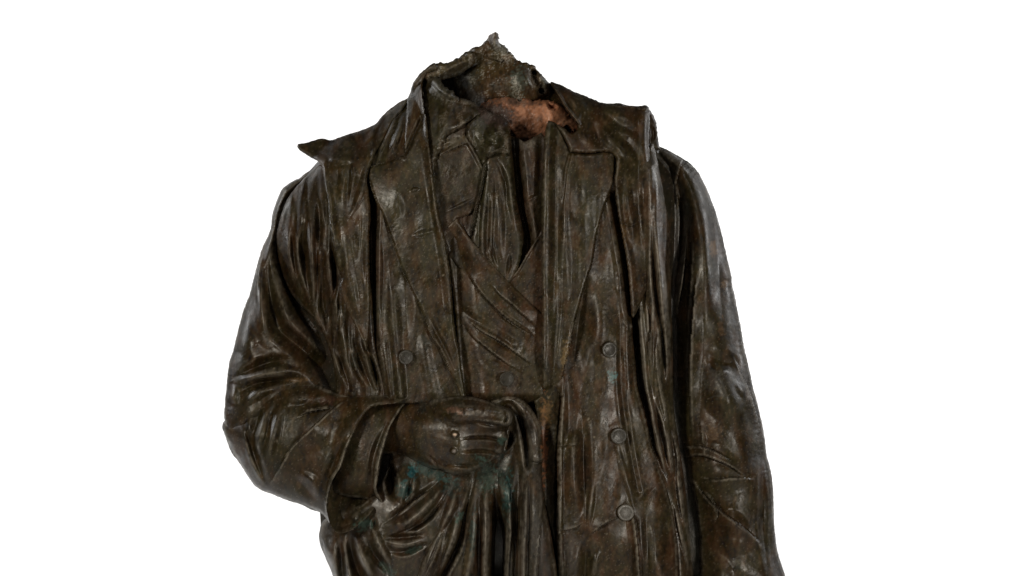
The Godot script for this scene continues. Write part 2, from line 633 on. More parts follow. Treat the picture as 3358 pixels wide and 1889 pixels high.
func commit(s: Sheet, called: String, parent: Node = null) -> MeshInstance3D:
	var w := s.w
	var h := s.h
	var n := w * h
	var keep := PackedByteArray()
	keep.resize(n)
	var id := PackedInt32Array()
	id.resize(n)
	id.fill(-1)
	var v := PackedVector3Array()
	var col := PackedColorArray()
	for j in h - 1:
		for i in w - 1:
			var o := j * w + i
			if s.ins[o] + s.ins[o + 1] + s.ins[o + w] + s.ins[o + w + 1] == 0:
				continue
			keep[o] = 1
			for q: int in [o, o + 1, o + w, o + w + 1]:
				if id[q] < 0:
					id[q] = v.size()
					var x: float = s.x0 + (q % w) * s.c
					var y: float = s.y0 + (q / w) * s.c
					if s.ins[q] == 0 and s.nx[q] != 0.0:
						x = s.nx[q]
						y = s.ny[q]
					v.append(place(x, y, s.z[q]))
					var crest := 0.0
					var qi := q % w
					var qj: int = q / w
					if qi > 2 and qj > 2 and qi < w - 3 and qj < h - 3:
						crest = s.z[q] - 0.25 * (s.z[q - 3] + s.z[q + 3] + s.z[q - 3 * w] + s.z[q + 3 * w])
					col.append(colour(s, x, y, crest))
	var idx := PackedInt32Array()
	for j in h - 1:
		for i in w - 1:
			var o := j * w + i
			if keep[o]:
				var a := id[o]
				var b := id[o + 1]
				var c := id[o + w]
				var e := id[o + w + 1]
				idx.append_array(PackedInt32Array([a, b, c, b, e, c]))
	var back := s.zb.size() > 0
	var fronts := v.size()
	if back:
		var bid := PackedInt32Array()
		bid.resize(n)
		bid.fill(-1)
		for q in n:
			if id[q] >= 0:
				bid[q] = v.size()
				var f := v[id[q]]
				v.append(Vector3(f.x, f.y, minf(s.zb[q], s.z[q] - 0.5) * S))
				col.append(col[id[q]])
		for j in h - 1:
			for i in w - 1:
				var o := j * w + i
				if keep[o]:
					idx.append_array(PackedInt32Array([bid[o], bid[o + w], bid[o + 1], bid[o + 1], bid[o + w], bid[o + w + 1]]))
	# the edge all round
	var upper := PackedInt32Array()
	upper.resize(n)
	upper.fill(-1)
	var lower := PackedInt32Array()
	lower.resize(n)
	for j in range(1, h - 1):
		for i in range(1, w - 1):
			var o := j * w + i
			if keep[o] == 0:
				continue
			for side in [[o - w, o, o + 1], [o + w, o + w + 1, o + w], [o - 1, o + w, o], [o + 1, o + 1, o + w + 1]]:
				if keep[side[0]]:
					continue
				for q: int in [side[1], side[2]]:
					if upper[q] < 0:
						var f := v[id[q]]
						upper[q] = v.size()
						v.append(f)
						lower[q] = v.size()
						v.append(Vector3(f.x, f.y, (minf(s.zb[q], s.z[q] - 0.5) if back else s.z[q] - s.rim) * S))
						col.append(col[id[q]])
						col.append(col[id[q]])
				var a := upper[side[1]]
				var b := upper[side[2]]
				var c := lower[side[1]]
				var e := lower[side[2]]
				idx.append_array(PackedInt32Array([a, c, b, b, c, e]))
	var nr := PackedVector3Array()
	nr.resize(v.size())
	for t in range(0, idx.size(), 3):
		var a := idx[t]
		var b := idx[t + 1]
		var c := idx[t + 2]
		var f := (v[c] - v[a]).cross(v[b] - v[a])
		nr[a] += f
		nr[b] += f
		nr[c] += f
	for t in nr.size():
		nr[t] = nr[t].normalized() if nr[t].length_squared() > 0.0 else Vector3(0, 0, 1)
	var arr := []
	arr.resize(Mesh.ARRAY_MAX)
	arr[Mesh.ARRAY_VERTEX] = v
	arr[Mesh.ARRAY_NORMAL] = nr
	arr[Mesh.ARRAY_COLOR] = col
	arr[Mesh.ARRAY_INDEX] = idx
	var mesh := ArrayMesh.new()
	mesh.add_surface_from_arrays(Mesh.PRIMITIVE_TRIANGLES, arr)
	var o := MeshInstance3D.new()
	o.name = called
	o.mesh = mesh
	o.material_override = dull_bronze if s.dull else bronze
	(parent if parent else statue).add_child(o, true)
	if s.c == C:
		var gi := int(round((s.x0 - GX) / C))
		var gj := int(round((s.y0 - GY) / C))
		for j in h:
			for i in w:
				if s.ins[j * w + i] and gi + i >= 0 and gi + i < GW and gj + j >= 0 and gj + j < GH:
					var g := (gj + j) * GW + gi + i
					top[g] = maxf(top[g], s.z[j * w + i])
	return o


func thick(s: Sheet, t: float) -> void:
	s.zb = s.z.duplicate()
	for o in s.zb.size():
		s.zb[o] -= t


func round_back(s: Sheet, z0: float, share: float) -> void:
	s.zb = s.z.duplicate()
	for o in s.zb.size():
		s.zb[o] = z0 - share * (s.z[o] - z0)


# -------------------------------------------------------------------- the figure
func torso() -> void:
	body.resize(GW * GH)
	top.resize(GW * GH)
	var s := sheet([1345, 325, 1232, 400, 1100, 455, 1000, 562, 940, 610, 900, 660, 885, 720, 890, 800, 920, 900, 955, 1000, 990, 1100, 1020, 1300, 1030, 1500, 1047, 1726, 1041, 1762, 1047, 1798, 1062, 1833, 1085, 1889, -1115, 1995, -2290, 1995, 2275, 1750, 2255, 1500, 2240, 1200, 2235, 1000, 2245, 800, 2245, 650, 2230, 560, 2164, 470, 2130, 360, 2000, 338, 1887, 301, 1800, 268, 1600, 240, 1430, 240], 0.0)
	inflate(s, 330.0, 250.0, 0.0)
	var gi := int(round((s.x0 - GX) / C))
	var gj := int(round((s.y0 - GY) / C))
	for j in s.h:
		for i in s.w:
			if gi + i >= 0 and gi + i < GW and gj + j >= 0 and gj + j < GH:
				body[(gj + j) * GW + gi + i] = s.z[j * s.w + i]
	body = blur(blur(body, GW, GH, 4), GW, GH, 4)
	var b := sheet([1345, 350, 1232, 405, 1100, 465, 1000, 567, 940, 615, 900, 665, 885, 720, 890, 800, 920, 900, 955, 1000, 990, 1100, 1020, 1300, 1030, 1500, 1047, 1726, 1041, 1762, 1047, 1798, 1062, 1833, 1085, 1889, -1115, 1995, -2420, 1995, 2400, 1750, 2360, 1500, 2300, 1200, 2235, 1000, 2245, 800, 2245, 650, 2230, 560, 2164, 480, 2125, 400, 2000, 360, 1930, 340, 1890, 440, 1800, 520, 1700, 540, 1600, 500, 1500, 470, 1400, 380], 0.0)
	drape(b, -75.0)
	fold(b, "g", 50, 150, [1800, 1250, 1800, 1500, 1812, 1700, 1828, 1990], 1)
	fold(b, "g", 90, 130, [2150, 1200, 2210, 1500, 2250, 1700, 2262, 1990], 1)
	for o in b.z.size():
		b.z[o] = maxf(minf(b.z[o], b.d[o] * 4.0), minf(b.d[o] * 2.0, 30.0))
	round_back(b, 0.0, 0.8)
	b.dark = 0.45  # shade of the gaps painted into this back layer
	commit(b, "coat_back")


func neck() -> void:
	# the inside of the broken neck, seen from the front
	var s := sheet([1360, 300, 1372, 255, 1400, 221, 1420, 211, -1442, 201, 1455, 205, 1480, 201, 1495, 190, 1505, 185, 1520, 172, 1532, 162, 1550, 155, 1570, 147, 1587, 137, 1597, 126, 1602, 115, -1607, 107, -1630, 105, 1635, 115, 1636, 130, 1650, 145, 1665, 160, 1680, 172, 1690, 184, -1700, 194, 1725, 200, -1755, 211, 1761, 225, 1775, 240, 1790, 255, -1800, 266, 1825, 276, 1870, 320, 1910, 390, 1900, 450, 1800, 530, 1640, 540, 1500, 480, 1390, 400], 2.0)
	s.gain = 1.4
	s.dull = true
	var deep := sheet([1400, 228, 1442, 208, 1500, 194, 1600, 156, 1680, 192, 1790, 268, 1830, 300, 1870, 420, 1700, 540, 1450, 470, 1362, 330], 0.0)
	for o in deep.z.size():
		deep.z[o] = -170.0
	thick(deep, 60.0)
	deep.dark = 0.3  # colour darkened to deepen the shade in the hollow
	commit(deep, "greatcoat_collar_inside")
	for j in s.h:
		for i in s.w:
			var x: float = s.x0 + i * s.c
			var y: float = s.y0 + j * s.c
			var u := (x - 1640.0) / 210.0
			s.z[j * s.w + i] = 20.0 - 150.0 * clampf(u * u, 0.0, 1.0) * (1.4 if u < 0.0 else 0.3) + 0.25 * (330.0 - y)
	for j in s.h:
		for i in s.w:
			var x: float = s.x0 + i * s.c
			var y: float = s.y0 + j * s.c
			var lean := x - 0.5 * (y - 300.0)
			s.z[j * s.w + i] -= 150.0 * smoothstep(1590.0, 1450.0, lean) * smoothstep(225.0, 262.0, y)
	fold(s, "r", 80, 50, [1600, 285, 1660, 270, 1740, 290], 0)
	fold(s, "c", 26, 34, [1400, 240, 1440, 225, 1490, 215, 1530, 190], 0, 70, 60)
	fold(s, "f", 20, 26, [1520, 195, 1560, 170, 1600, 150], 3)
	fold(s, "s", 24, 22, [1700, 205, 1660, 205, 1620, 194, 1590, 182], 3)
	fold(s, "r", 20, 26, [1625, 110, 1622, 140, 1640, 165], 2)
	fold(s, "g", 18, 26, [1450, 262, 1490, 240, 1530, 220, 1580, 200], 2)
	fold(s, "g", 11, 60, [1742, 226, 1752, 232, 1760, 246], 3)
	fold(s, "r", 26, 30, [1700, 200, 1720, 245, 1738, 300, 1752, 330], 3)
	fold(s, "g", 14, 30, [1738, 215, 1752, 260, 1764, 300], 3)
	fold(s, "r", 22, 26, [1775, 250, 1792, 275, 1798, 310], 2)
	fold(s, "g", 10, 50, [1766, 292, 1776, 296, 1786, 298], 3)
	fold(s, "g", 10, 18, [1660, 190, 1648, 200, 1650, 208], 3)
	rough(s, 0.0, 8.0)
	for j in s.h:
		for i in s.w:
			s.z[j * s.w + i] += 3.0 * n_fine.get_noise_2d(s.x0 + i * s.c, s.y0 + j * s.c)
	edge(s, 16.0, 12.0)
	thick(s, 26.0)
	s.tint = Color(2.0, 1.85, 1.7)
	s.rust = 0.55
	commit(s, "broken_neck").set_meta("label", "pitted grey wall of the broken neck rising to a jagged peak")
	# rusty core bulging out of the neck
	var r := sheet([1570, 350, 1620, 322, 1690, 318, -1706, 330, -1716, 318, 1740, 326, -1752, 334, -1762, 322, 1795, 326, 1820, 332, 1848, 352, 1880, 385, -1906, 408, 1905, 440, 1880, 456, 1850, 450, 1810, 450, 1780, 490, 1720, 500, 1680, 470, 1600, 420], 1.6)
	r.gain = 1.4
	r.dull = true
	inflate(r, 95.0, 70.0, 60.0)
	fold(r, "g", 10, 30, [1796, 330, 1806, 350, 1822, 352, 1820, 366], 3)
	fold(r, "g", 8, 16, [1690, 322, 1696, 342], 2)
	fold(r, "g", 22, 40, [1600, 400, 1650, 430, 1690, 460], 3)
	fold(r, "g", 10, 60, [1860, 420, 1868, 427], 0)
	for j in r.h:
		for i in r.w:
			r.z[j * r.w + i] += 1.6 * n_fine.get_noise_2d(r.x0 + i * r.c, r.y0 + j * r.c) + 7.0 * n_mid.get_noise_2d(r.x0 + i * r.c, r.y0 + j * r.c)
	r.rim = 40.0
	r.rust = 0.12
	r.own = Color(0.34, 0.150, 0.080, 1.0)
	r.tint = Color(1.3, 0.95, 0.8)
	commit(r, "rusty_core").set_meta("label", "rust-red bare lump inside the broken neck")


func shirt() -> void:
	var s := sheet([1430, 430, 1500, 430, 1600, 430, 1690, 450, -1702, 456, 1718, 468, 1735, 462, 1750, 452, -1776, 438, 1795, 470, 1795, 760, 1720, 960, 1600, 960, 1440, 780], 0.6)
	s.gain = 1.2
	s.dull = true
	drape(s, 2.0)
	fold(s, "g", 24, 60, [1684, 440, 1694, 560, 1708, 680, 1730, 790, 1710, 880], 0)
	fold(s, "r", 36, 12, [1745, 470, 1742, 600, 1748, 760], 0)
	fold(s, "g", 10, 8, [1715, 670, 1740, 655, 1765, 640], 3)
	rough(s, 5.0, 6.0, 14.0, 60.0)
	edge(s, 10.0, 10.0)
	s.tint = Color(0.85, 0.78, 0.75)
	s.rust = 0.06
	commit(s, "shirt_front")
	var w := sheet([-1528, 448, 1560, 498, -1588, 556, 1580, 600, 1572, 650, 1550, 700, 1500, 722, 1450, 790, 1415, 640, 1412, 540, -1440, 512, 1420, 440, 1450, 390, 1540, 390], 0.6)
	w.gain = 1.2
	w.dull = true
	drape(w, 18.0)
	fold(w, "s", 34, 13, [1548, 470, 1500, 486, 1440, 514], 3)
	fold(w, "r", 14, 9, [1532, 456, 1560, 505, 1584, 552], 0)
	fold(w, "g", 14, 9, [1440, 500, 1470, 486, 1500, 470], 3)
	fold(w, "r", 10, 5, [1455, 700, 1520, 672, 1570, 640], 3)
	rough(w, 2.0, 6.0, 30.0, 40.0)
	edge(w, 10.0, 10.0)
	w.tint = Color(0.85, 0.85, 0.8)
	w.rust = 0.08
	commit(w, "shirt_collar_wing")
	var t := sheet([-1586, 540, 1600, 515, 1630, 500, 1662, 502, -1676, 520, 1682, 600, 1692, 672, 1704, 735, 1712, 800, 1700, 880, 1664, 935, 1630, 900, 1590, 860, 1548, 800, 1543, 750, 1556, 690, 1572, 620], 0.8)
	t.gain = 1.0
	t.dull = true
	drape(t, 22.0)
	fold(t, "s", 26, 22, [1592, 550, 1582, 610, 1562, 690, 1546, 770], 0)
	fold(t, "f", 22, 14, [1610, 540, 1604, 640, 1596, 740, 1594, 830], 1)
	fold(t, "g", 14, 20, [1606, 620, 1602, 700, 1598, 790, 1602, 840], 1)
	fold(t, "g", 12, 16, [1630, 525, 1648, 575, 1660, 615, 1662, 680], 3)
	fold(t, "r", 18, 14, [1644, 520, 1668, 580, 1680, 680, 1690, 760], 3)
	fold(t, "r", 22, 12, [1630, 600, 1638, 700, 1640, 800, 1650, 880], 3)
	fold(t, "g", 10, 12, [1616, 800, 1618, 845, 1632, 880], 3)
	fold(t, "r", 10, 10, [1606, 790, 1602, 830, 1622, 868], 3)
	fold(t, "g", 10, 14, [1672, 830, 1670, 870, 1660, 910], 3)
	rough(t, 1.0, 3.0, 10.0, 90.0)
	edge(t, 18.0, 16.0)
	t.rim = 40.0
	t.tint = Color(0.95, 1.02, 1.05)
	commit(t, "necktie")
	var k := sheet([-1592, 364, 1612, 376, 1637, 382, 1660, 394, 1672, 410, 1674, 440, -1673, 503, 1660, 512, 1636, 506, 1605, 520, -1584, 548, 1562, 502, -1528, 450, 1538, 405], 1.3)
	k.gain = 1.2
	k.dull = true
	drape(k, 34.0)
	fold(k, "r", 40, 26, [1640, 420, 1620, 460, 1610, 500], 0)
	fold(k, "s", 22, 9, [1672, 452, 1650, 444, 1618, 442], 3)
	fold(k, "g", 12, 9, [1560, 440, 1600, 470, 1640, 480], 3)
	fold(k, "s", 16, 9, [1610, 505, 1640, 490, 1672, 494], 3)
	fold(k, "g", 22, 14, [1560, 420, 1556, 460, 1580, 520], 3)
	rough(k, 0.0, 10.0)
	edge(k, 16.0, 12.0)
	k.tint = Color(0.9, 0.98, 0.92)
	k.rust = 0.12
	k.rim = 90.0
	commit(k, "necktie_knot")
	var l := sheet([1388, 320, 1388, 265, 1400, 240, -1428, 222, 1436, 245, 1447, 268, 1465, 290, -1487, 300, 1492, 312, 1507, 325, 1540, 332, 1562, 347, -1594, 362, 1590, 374, 1540, 405, 1500, 432, 1474, 450, 1452, 490, 1436, 520, 1428, 620, 1412, 560, 1402, 470, 1394, 390], 1.6)
	l.gain = 1.2
	l.dull = true
	drape(l, 40.0)
	fold(l, "s", 30, 12, [1588, 372, 1540, 402, 1500, 430, 1470, 454], 3)
	fold(l, "r", 22, 22, [1395, 250, 1420, 262, 1448, 285, 1478, 312], 0)
	fold(l, "r", 12, 10, [1415, 270, 1445, 300, 1490, 325, 1560, 345], 3)
	fold(l, "g", 8, 14, [1428, 236, 1438, 256, 1424, 262], 3)
	fold(l, "g", 26, 12, [1420, 300, 1440, 380, 1430, 460], 3)
	rough(l, 0.0, 12.0)
	for j in l.h:
		for i in l.w:
			var o := j * l.w + i
			var x: float = l.x0 + i * l.c
			var y: float = l.y0 + j * l.c
			if l.d[o] < 18.0 and y < 400.0 and x > 1400.0:
				l.z[o] += 11.0 * n_fine.get_noise_2d(x * 1.5, y * 1.5) * (1.0 - l.d[o] / 18.0)
	edge(l, 26.0, 22.0)
	l.rim = 130.0
	l.rust = 0.15
	l.tint = Color(0.9, 0.95, 0.88)
	commit(l, "broken_collar")
	var wr := sheet([-1782, 735, 1757, 785, 1725, 837, 1690, 895, -1660, 918, 1690, 970, 1780, 1060], 0.4)
	wr.gain = 1.2
	wr.dull = true
	drape(wr, 12.0)
	fold(wr, "r", 12, 7, [1757, 785, 1725, 837, 1690, 895, 1662, 918], 0)
	rough(wr, 2.0, 5.0)
	edge(wr, 6.0, 8.0)
	wr.tint = Color(1.0, 0.92, 0.85)
	commit(wr, "waistcoat_overlap")
	var v := sheet([-1452, 770, 1475, 735, -1500, 716, 1540, 779, 1575, 817, 1612, 860, 1650, 902, 1680, 935, 1725, 980, 1752, 1006, -1785, 1035, -1785, 1480, -1520, 1480, 1495, 1050, 1470, 830], 0.4)
	v.wear_glint = 0.5
	v.gain = 1.15
	v.dull = true
	drape(v, 20.0)
	fold(v, "r", 50, 12, [1530, 800, 1600, 890, 1690, 985, 1750, 1030], 0)
	fold(v, "s", 70, 20, [1770, 1112, 1716, 1080, 1665, 1046, 1612, 998, 1566, 944, 1520, 870], 3)
	fold(v, "g", 12, 10, [1580, 950, 1620, 1000, 1670, 1048, 1720, 1080, 1760, 1106], 3)
	fold(v, "s", 50, 17, [1770, 1080, 1716, 1034, 1680, 1000, 1640, 968, 1606, 930], 3)
	fold(v, "g", 22, 11, [1498, 996, 1540, 1036, 1580, 1064, 1626, 1092, 1676, 1128], 1)
	fold(v, "s", 74, 22, [1750, 1200, 1696, 1160, 1640, 1120, 1580, 1086, 1530, 1046], 3)
	fold(v, "s", 56, 15, [1720, 1226, 1660, 1188, 1600, 1144, 1550, 1100, 1520, 1060], 3)
	fold(v, "r", 34, 8, [1570, 1180, 1620, 1210, 1680, 1230], 3)
	fold(v, "g", 60, 24, [1495, 800, 1505, 1000, 1520, 1200, 1530, 1310], 0)
	for j in v.h:
		for i in v.w:
			v.z[j * v.w + i] -= 170.0 * smoothstep(1285.0, 1370.0, v.y0 + j * v.c)
	rough(v, 2.0, 7.0, 40.0, 40.0)
	edge(v, 12.0, 10.0)
	v.tint = Color(1.12, 1.05, 1.0)
	commit(v, "waistcoat")


func frock_coat() -> void:
	var p := sheet([1335, 335, 1290, 390, 1262, 445, 1235, 500, 1200, 560, 1195, 650, 1200, 900, 1200, 1100, 1225, 1200, -1245, 1320, -1530, 1320, 1480, 1100, 1420, 700, 1400, 450, 1380, 330], 0.0)
	p.gain = 1.1
	p.dull = true
	drape(p, 28.0)
	fold(p, "g", 30, 60, [1216, 600, 1219, 715, 1222, 900, 1220, 1105, 1238, 1200, 1252, 1300], 0)
	fold(p, "r", 18, 20, [1240, 700, 1244, 860, 1240, 1000, 1232, 1090], 3)
	fold(p, "f", 13, 16, [1232, 1085, 1244, 1150, 1254, 1220, 1260, 1290], 1)
	fold(p, "g", 22, 14, [1258, 780, 1262, 900, 1258, 1100, 1262, 1200], 3)
	fold(p, "r", 26, 12, [1290, 900, 1296, 1020, 1306, 1160, 1316, 1290], 1)
	fold(p, "g", 30, 11, [1328, 880, 1334, 1000, 1340, 1120], 3)
	fold(p, "r", 22, 10, [1304, 1180, 1312, 1230, 1318, 1290], 1)
	fold(p, "r", 30, 8, [1385, 1060, 1400, 1180, 1420, 1280], 1)
	fold(p, "r", 14, 18, [1330, 345, 1300, 385, 1276, 430, 1254, 480, 1240, 530], 3)
	fold(p, "g", 16, 22, [1290, 392, 1266, 440, 1246, 490], 3)
	fold(p, "r", 18, 14, [1325, 370, 1312, 430, 1285, 490, 1260, 530], 3)
	fold(p, "g", 12, 9, [1326, 420, 1312, 470, 1296, 520], 3)
	rough(p, 2.0, 5.0, 20.0, 120.0)
	edge(p, 8.0, 8.0)
	commit(p, "frock_coat_panel")

	var l := sheet([1425, 206, 1400, 221, 1380, 237, 1367, 252, 1357, 266, 1350, 280, 1345, 302, 1337, 320, 1333, 365, 1330, 420, 1327, 470, -1329, 512, 1305, 522, 1260, 537, -1216, 548, 1212, 582, 1235, 660, 1260, 710, 1280, 765, 1310, 855, 1325, 892, 1350, 950, 1375, 1000, 1395, 1045, 1412, 1095, 1440, 1140, 1477, 1220, 1495, 1252, -1512, 1300, -1530, 1300, 1518, 1220, 1506, 1140, 1498, 1105, 1486, 1005, 1481, 930, 1473, 855, 1461, 780, 1448, 727, 1433, 640, 1421, 565, 1408, 465, 1401, 402, 1391, 352, 1384, 302, 1388, 265, 1402, 242, 1436, 226], 0.6)
	l.gain = 1.1
	l.dull = true
	drape(l, 46.0)
	for j in l.h:
		for i in l.w:
			var y: float = l.y0 + j * l.c
			l.z[j * l.w + i] += 70.0 * clampf((420.0 - y) / 200.0, 0.0, 1.0)
	fold(l, "r", 34, 14, [1392, 300, 1402, 402, 1420, 540, 1444, 700, 1470, 850, 1486, 1000], 0)
	fold(l, "r", 16, 9, [1384, 300, 1392, 352, 1402, 402, 1412, 470, 1424, 565], 0)
	fold(l, "g", 11, 14, [1388, 388, 1366, 432, 1348, 474, 1330, 512], 0)
	fold(l, "s", 13, 9, [1330, 512, 1304, 522, 1262, 537, 1218, 549], 0)
	fold(l, "g", 22, 18, [1370, 300, 1380, 380, 1392, 440], 3)
	fold(l, "s", 40, 6, [1212, 590, 1240, 668, 1280, 765, 1325, 892, 1380, 1010, 1440, 1140, 1500, 1260], 0)
	fold(l, "r", 60, 8, [1290, 570, 1330, 700, 1400, 900], 3)
	fold(l, "g", 18, 6, [1310, 640, 1316, 690, 1324, 720], 3)
	fold(l, "r", 9, 7, [1345, 634, 1360, 626, 1382, 622], 3)
	fold(l, "g", 14, 7, [1345, 780, 1400, 765, 1440, 755], 3)
	fold(l, "g", 12, 10, [1400, 1010, 1430, 1080, 1470, 1160, 1500, 1230], 3)
	fold(l, "r", 12, 8, [1420, 570, 1430, 700, 1452, 800], 3)
	rough(l, 3.0, 7.0, 24.0, 80.0)
	edge(l, 14.0, 9.0)
	thick(l, 170.0)
	l.tint = Color(0.98, 1.0, 0.86)
	commit(l, "frock_coat_lapel")

	var r := sheet([1800, 560, 1795, 1000, 1800, 1240, -1838, 1300, 1835, 1357, 1829, 1420, 1825, 1480, 1825, 1527, 1826, 1600, 1822, 1700, -1821, 1738, 1827, 1827, 1829, 1889, -1832, 1992, -2236, 1992, 2224, 1889, 2221, 1782, 2210, 1701, 2194, 1629, 2173, 1567, 2151, 1500, 2137, 1465, 2127, 1420, 2116, 1370, 2103, 1320, 2089, 1270, 2083, 1207, 2074, 1120, 2068, 1020, 2056, 885, 2048, 797, 2040, 722, -2034, 600, -1990, 520, -1870, 500], 0.5)
	r.wear_glint = 0.75
	r.gain = 1.05
	r.dull = true
	drape(r, 34.0)
	fold(r, "g", 24, 42, [2012, 650, 2024, 722, 2038, 797, 2053, 885, 2063, 970, 2070, 1040], 0)
	fold(r, "r", 16, 8, [2040, 740, 2052, 820, 2068, 930], 3)
	fold(r, "g", 60, 40, [1926, 900, 1905, 1000, 1888, 1120, 1874, 1260], 3)
	fold(r, "r", 24, 14, [1852, 1190, 1846, 1280, 1840, 1400, 1836, 1600], 3)
	fold(r, "f", 13, 15, [1848, 1240, 1840, 1330, 1834, 1420, 1832, 1520, 1833, 1620, 1830, 1730], 1)
	fold(r, "f", 13, 15, [1832, 1742, 1836, 1827, 1838, 1889, 1840, 1990], 0)
	fold(r, "r", 40, 26, [1880, 1440, 1876, 1560, 1880, 1650, 1872, 1725], 2)
	fold(r, "g", 30, 28, [1908, 1330, 1910, 1480, 1914, 1600, 1918, 1700], 3)
	fold(r, "r", 46, 26, [1880, 1742, 1880, 1820, 1876, 1900, 1872, 1990], 1)
	fold(r, "g", 26, 22, [1920, 1740, 1918, 1820, 1914, 1900, 1910, 1990], 1)
	fold(r, "s", 26, 16, [1910, 1706, 1886, 1722, 1850, 1732, 1818, 1730], 1)
	fold(r, "s", 34, 14, [2030, 1690, 1990, 1704, 1964, 1722, 1930, 1748], 3)
	fold(r, "r", 16, 12, [1944, 1560, 1938, 1620, 1930, 1680, 1926, 1740], 3)
	fold(r, "s", 20, 8, [1905, 1450, 1880, 1454, 1854, 1457, 1826, 1460], 1)
	fold(r, "r", 40, 9, [1975, 1290, 1960, 1400, 1946, 1500, 1936, 1620], 3)
	fold(r, "r", 22, 14, [1964, 1790, 1952, 1840, 1944, 1900], 3)
	fold(r, "r", 60, 16, [1985, 900, 1975, 1060, 1990, 1250], 3)
	fold(r, "g", 14, 12, [2030, 1000, 2030, 1120, 2034, 1260, 2050, 1390, 2068, 1500, 2090, 1610], 1)
	fold(r, "r", 18, 9, [2048, 960, 2052, 1080, 2058, 1240, 2078, 1360], 3)
	fold(r, "r", 16, 9, [2018, 1440, 2040, 1530, 2064, 1610, 2080, 1680], 3)
	fold(r, "s", 30, 26, [2078, 1700, 2086, 1760, 2092, 1830, 2096, 1900, 2100, 1990], 0)
	fold(r, "r", 16, 16, [2072, 1700, 2080, 1760, 2085, 1830, 2088, 1900, 2090, 1990], 1)
	fold(r, "r", 44, 18, [2140, 1620, 2150, 1740, 2156, 1850, 2160, 1990], 1)
	fold(r, "g", 22, 12, [2110, 1660, 2120, 1760, 2122, 1900], 3)
	fold(r, "g", 12, 7, [2090, 1640, 2120, 1620, 2150, 1590], 3)
	for b in [[1996, 1145], [2026, 1425], [2049, 1674]]:
		fold(r, "g", 30, 7, [b[0], b[1] - 1, b[0], b[1] + 1], 0)
	rough(r, 5.0, 8.0, 26.0, 110.0)
	edge(r, 26.0, 16.0)
	r.rim = 110.0
	r.tint = Color(1.1, 1.03, 0.98)
	commit(r, "frock_coat_panel")

	var q := sheet([-1798, 398, 1818, 408, 1837, 438, 1850, 465, -1867, 506, 1925, 509, 1990, 504, 2009, 514, 2013, 545, 2002, 625, 1982, 677, 1957, 765, 1940, 867, 1927, 905, 1912, 955, 1897, 1005, 1885, 1050, 1875, 1092, 1865, 1140, 1854, 1187, 1846, 1227, 1840, 1300, 1830, 1400, 1821, 1600, -1822, 1790, 1795, 1700, 1775, 1600, 1762, 1450, -1752, 1310, -1776, 1288, 1776, 1240, 1775, 1130, 1775, 900, 1775, 627, 1782, 500, 1788, 430], 0.5)
	q.wear_glint = 0.5
	q.gain = 0.95
	q.dull = true
	drape(q, 52.0)
	for j in q.h:
		for i in q.w:
			q.z[j * q.w + i] -= 75.0 * smoothstep(1180.0, 1400.0, q.y0 + j * q.c)
	fold(q, "r", 30, 18, [1800, 420, 1792, 560, 1788, 760, 1788, 1000, 1790, 1250], 0)
	fold(q, "g", 26, 16, [1820, 470, 1822, 600, 1826, 760, 1824, 950], 3)
	fold(q, "r", 30, 10, [1848, 640, 1846, 760, 1850, 900, 1840, 1050], 3)
	fold(q, "g", 12, 7, [1836, 860, 1832, 980, 1822, 1100, 1810, 1250], 3)
	fold(q, "s", 24, 12, [1842, 1290, 1852, 1200, 1870, 1115, 1900, 1000, 1940, 866, 1960, 765, 1984, 677, 2004, 625], 0)
	fold(q, "r", 9, 9, [1880, 1060, 1866, 1130, 1852, 1200, 1844, 1280], 0)
	fold(q, "s", 12, 7, [2008, 516, 1990, 504, 1925, 509, 1868, 507], 0)
	fold(q, "g", 9, 8, [1868, 507, 1854, 560, 1846, 640, 1842, 700], 2)
	fold(q, "r", 60, 8, [1920, 560, 1920, 640, 1900, 760], 3)
	rough(q, 4.0, 6.0, 12.0, 120.0)
	edge(q, 14.0, 9.0)
	thick(q, 60.0)
	q.tint = Color(0.98, 1.0, 0.9)
	commit(q, "frock_coat_lapel")


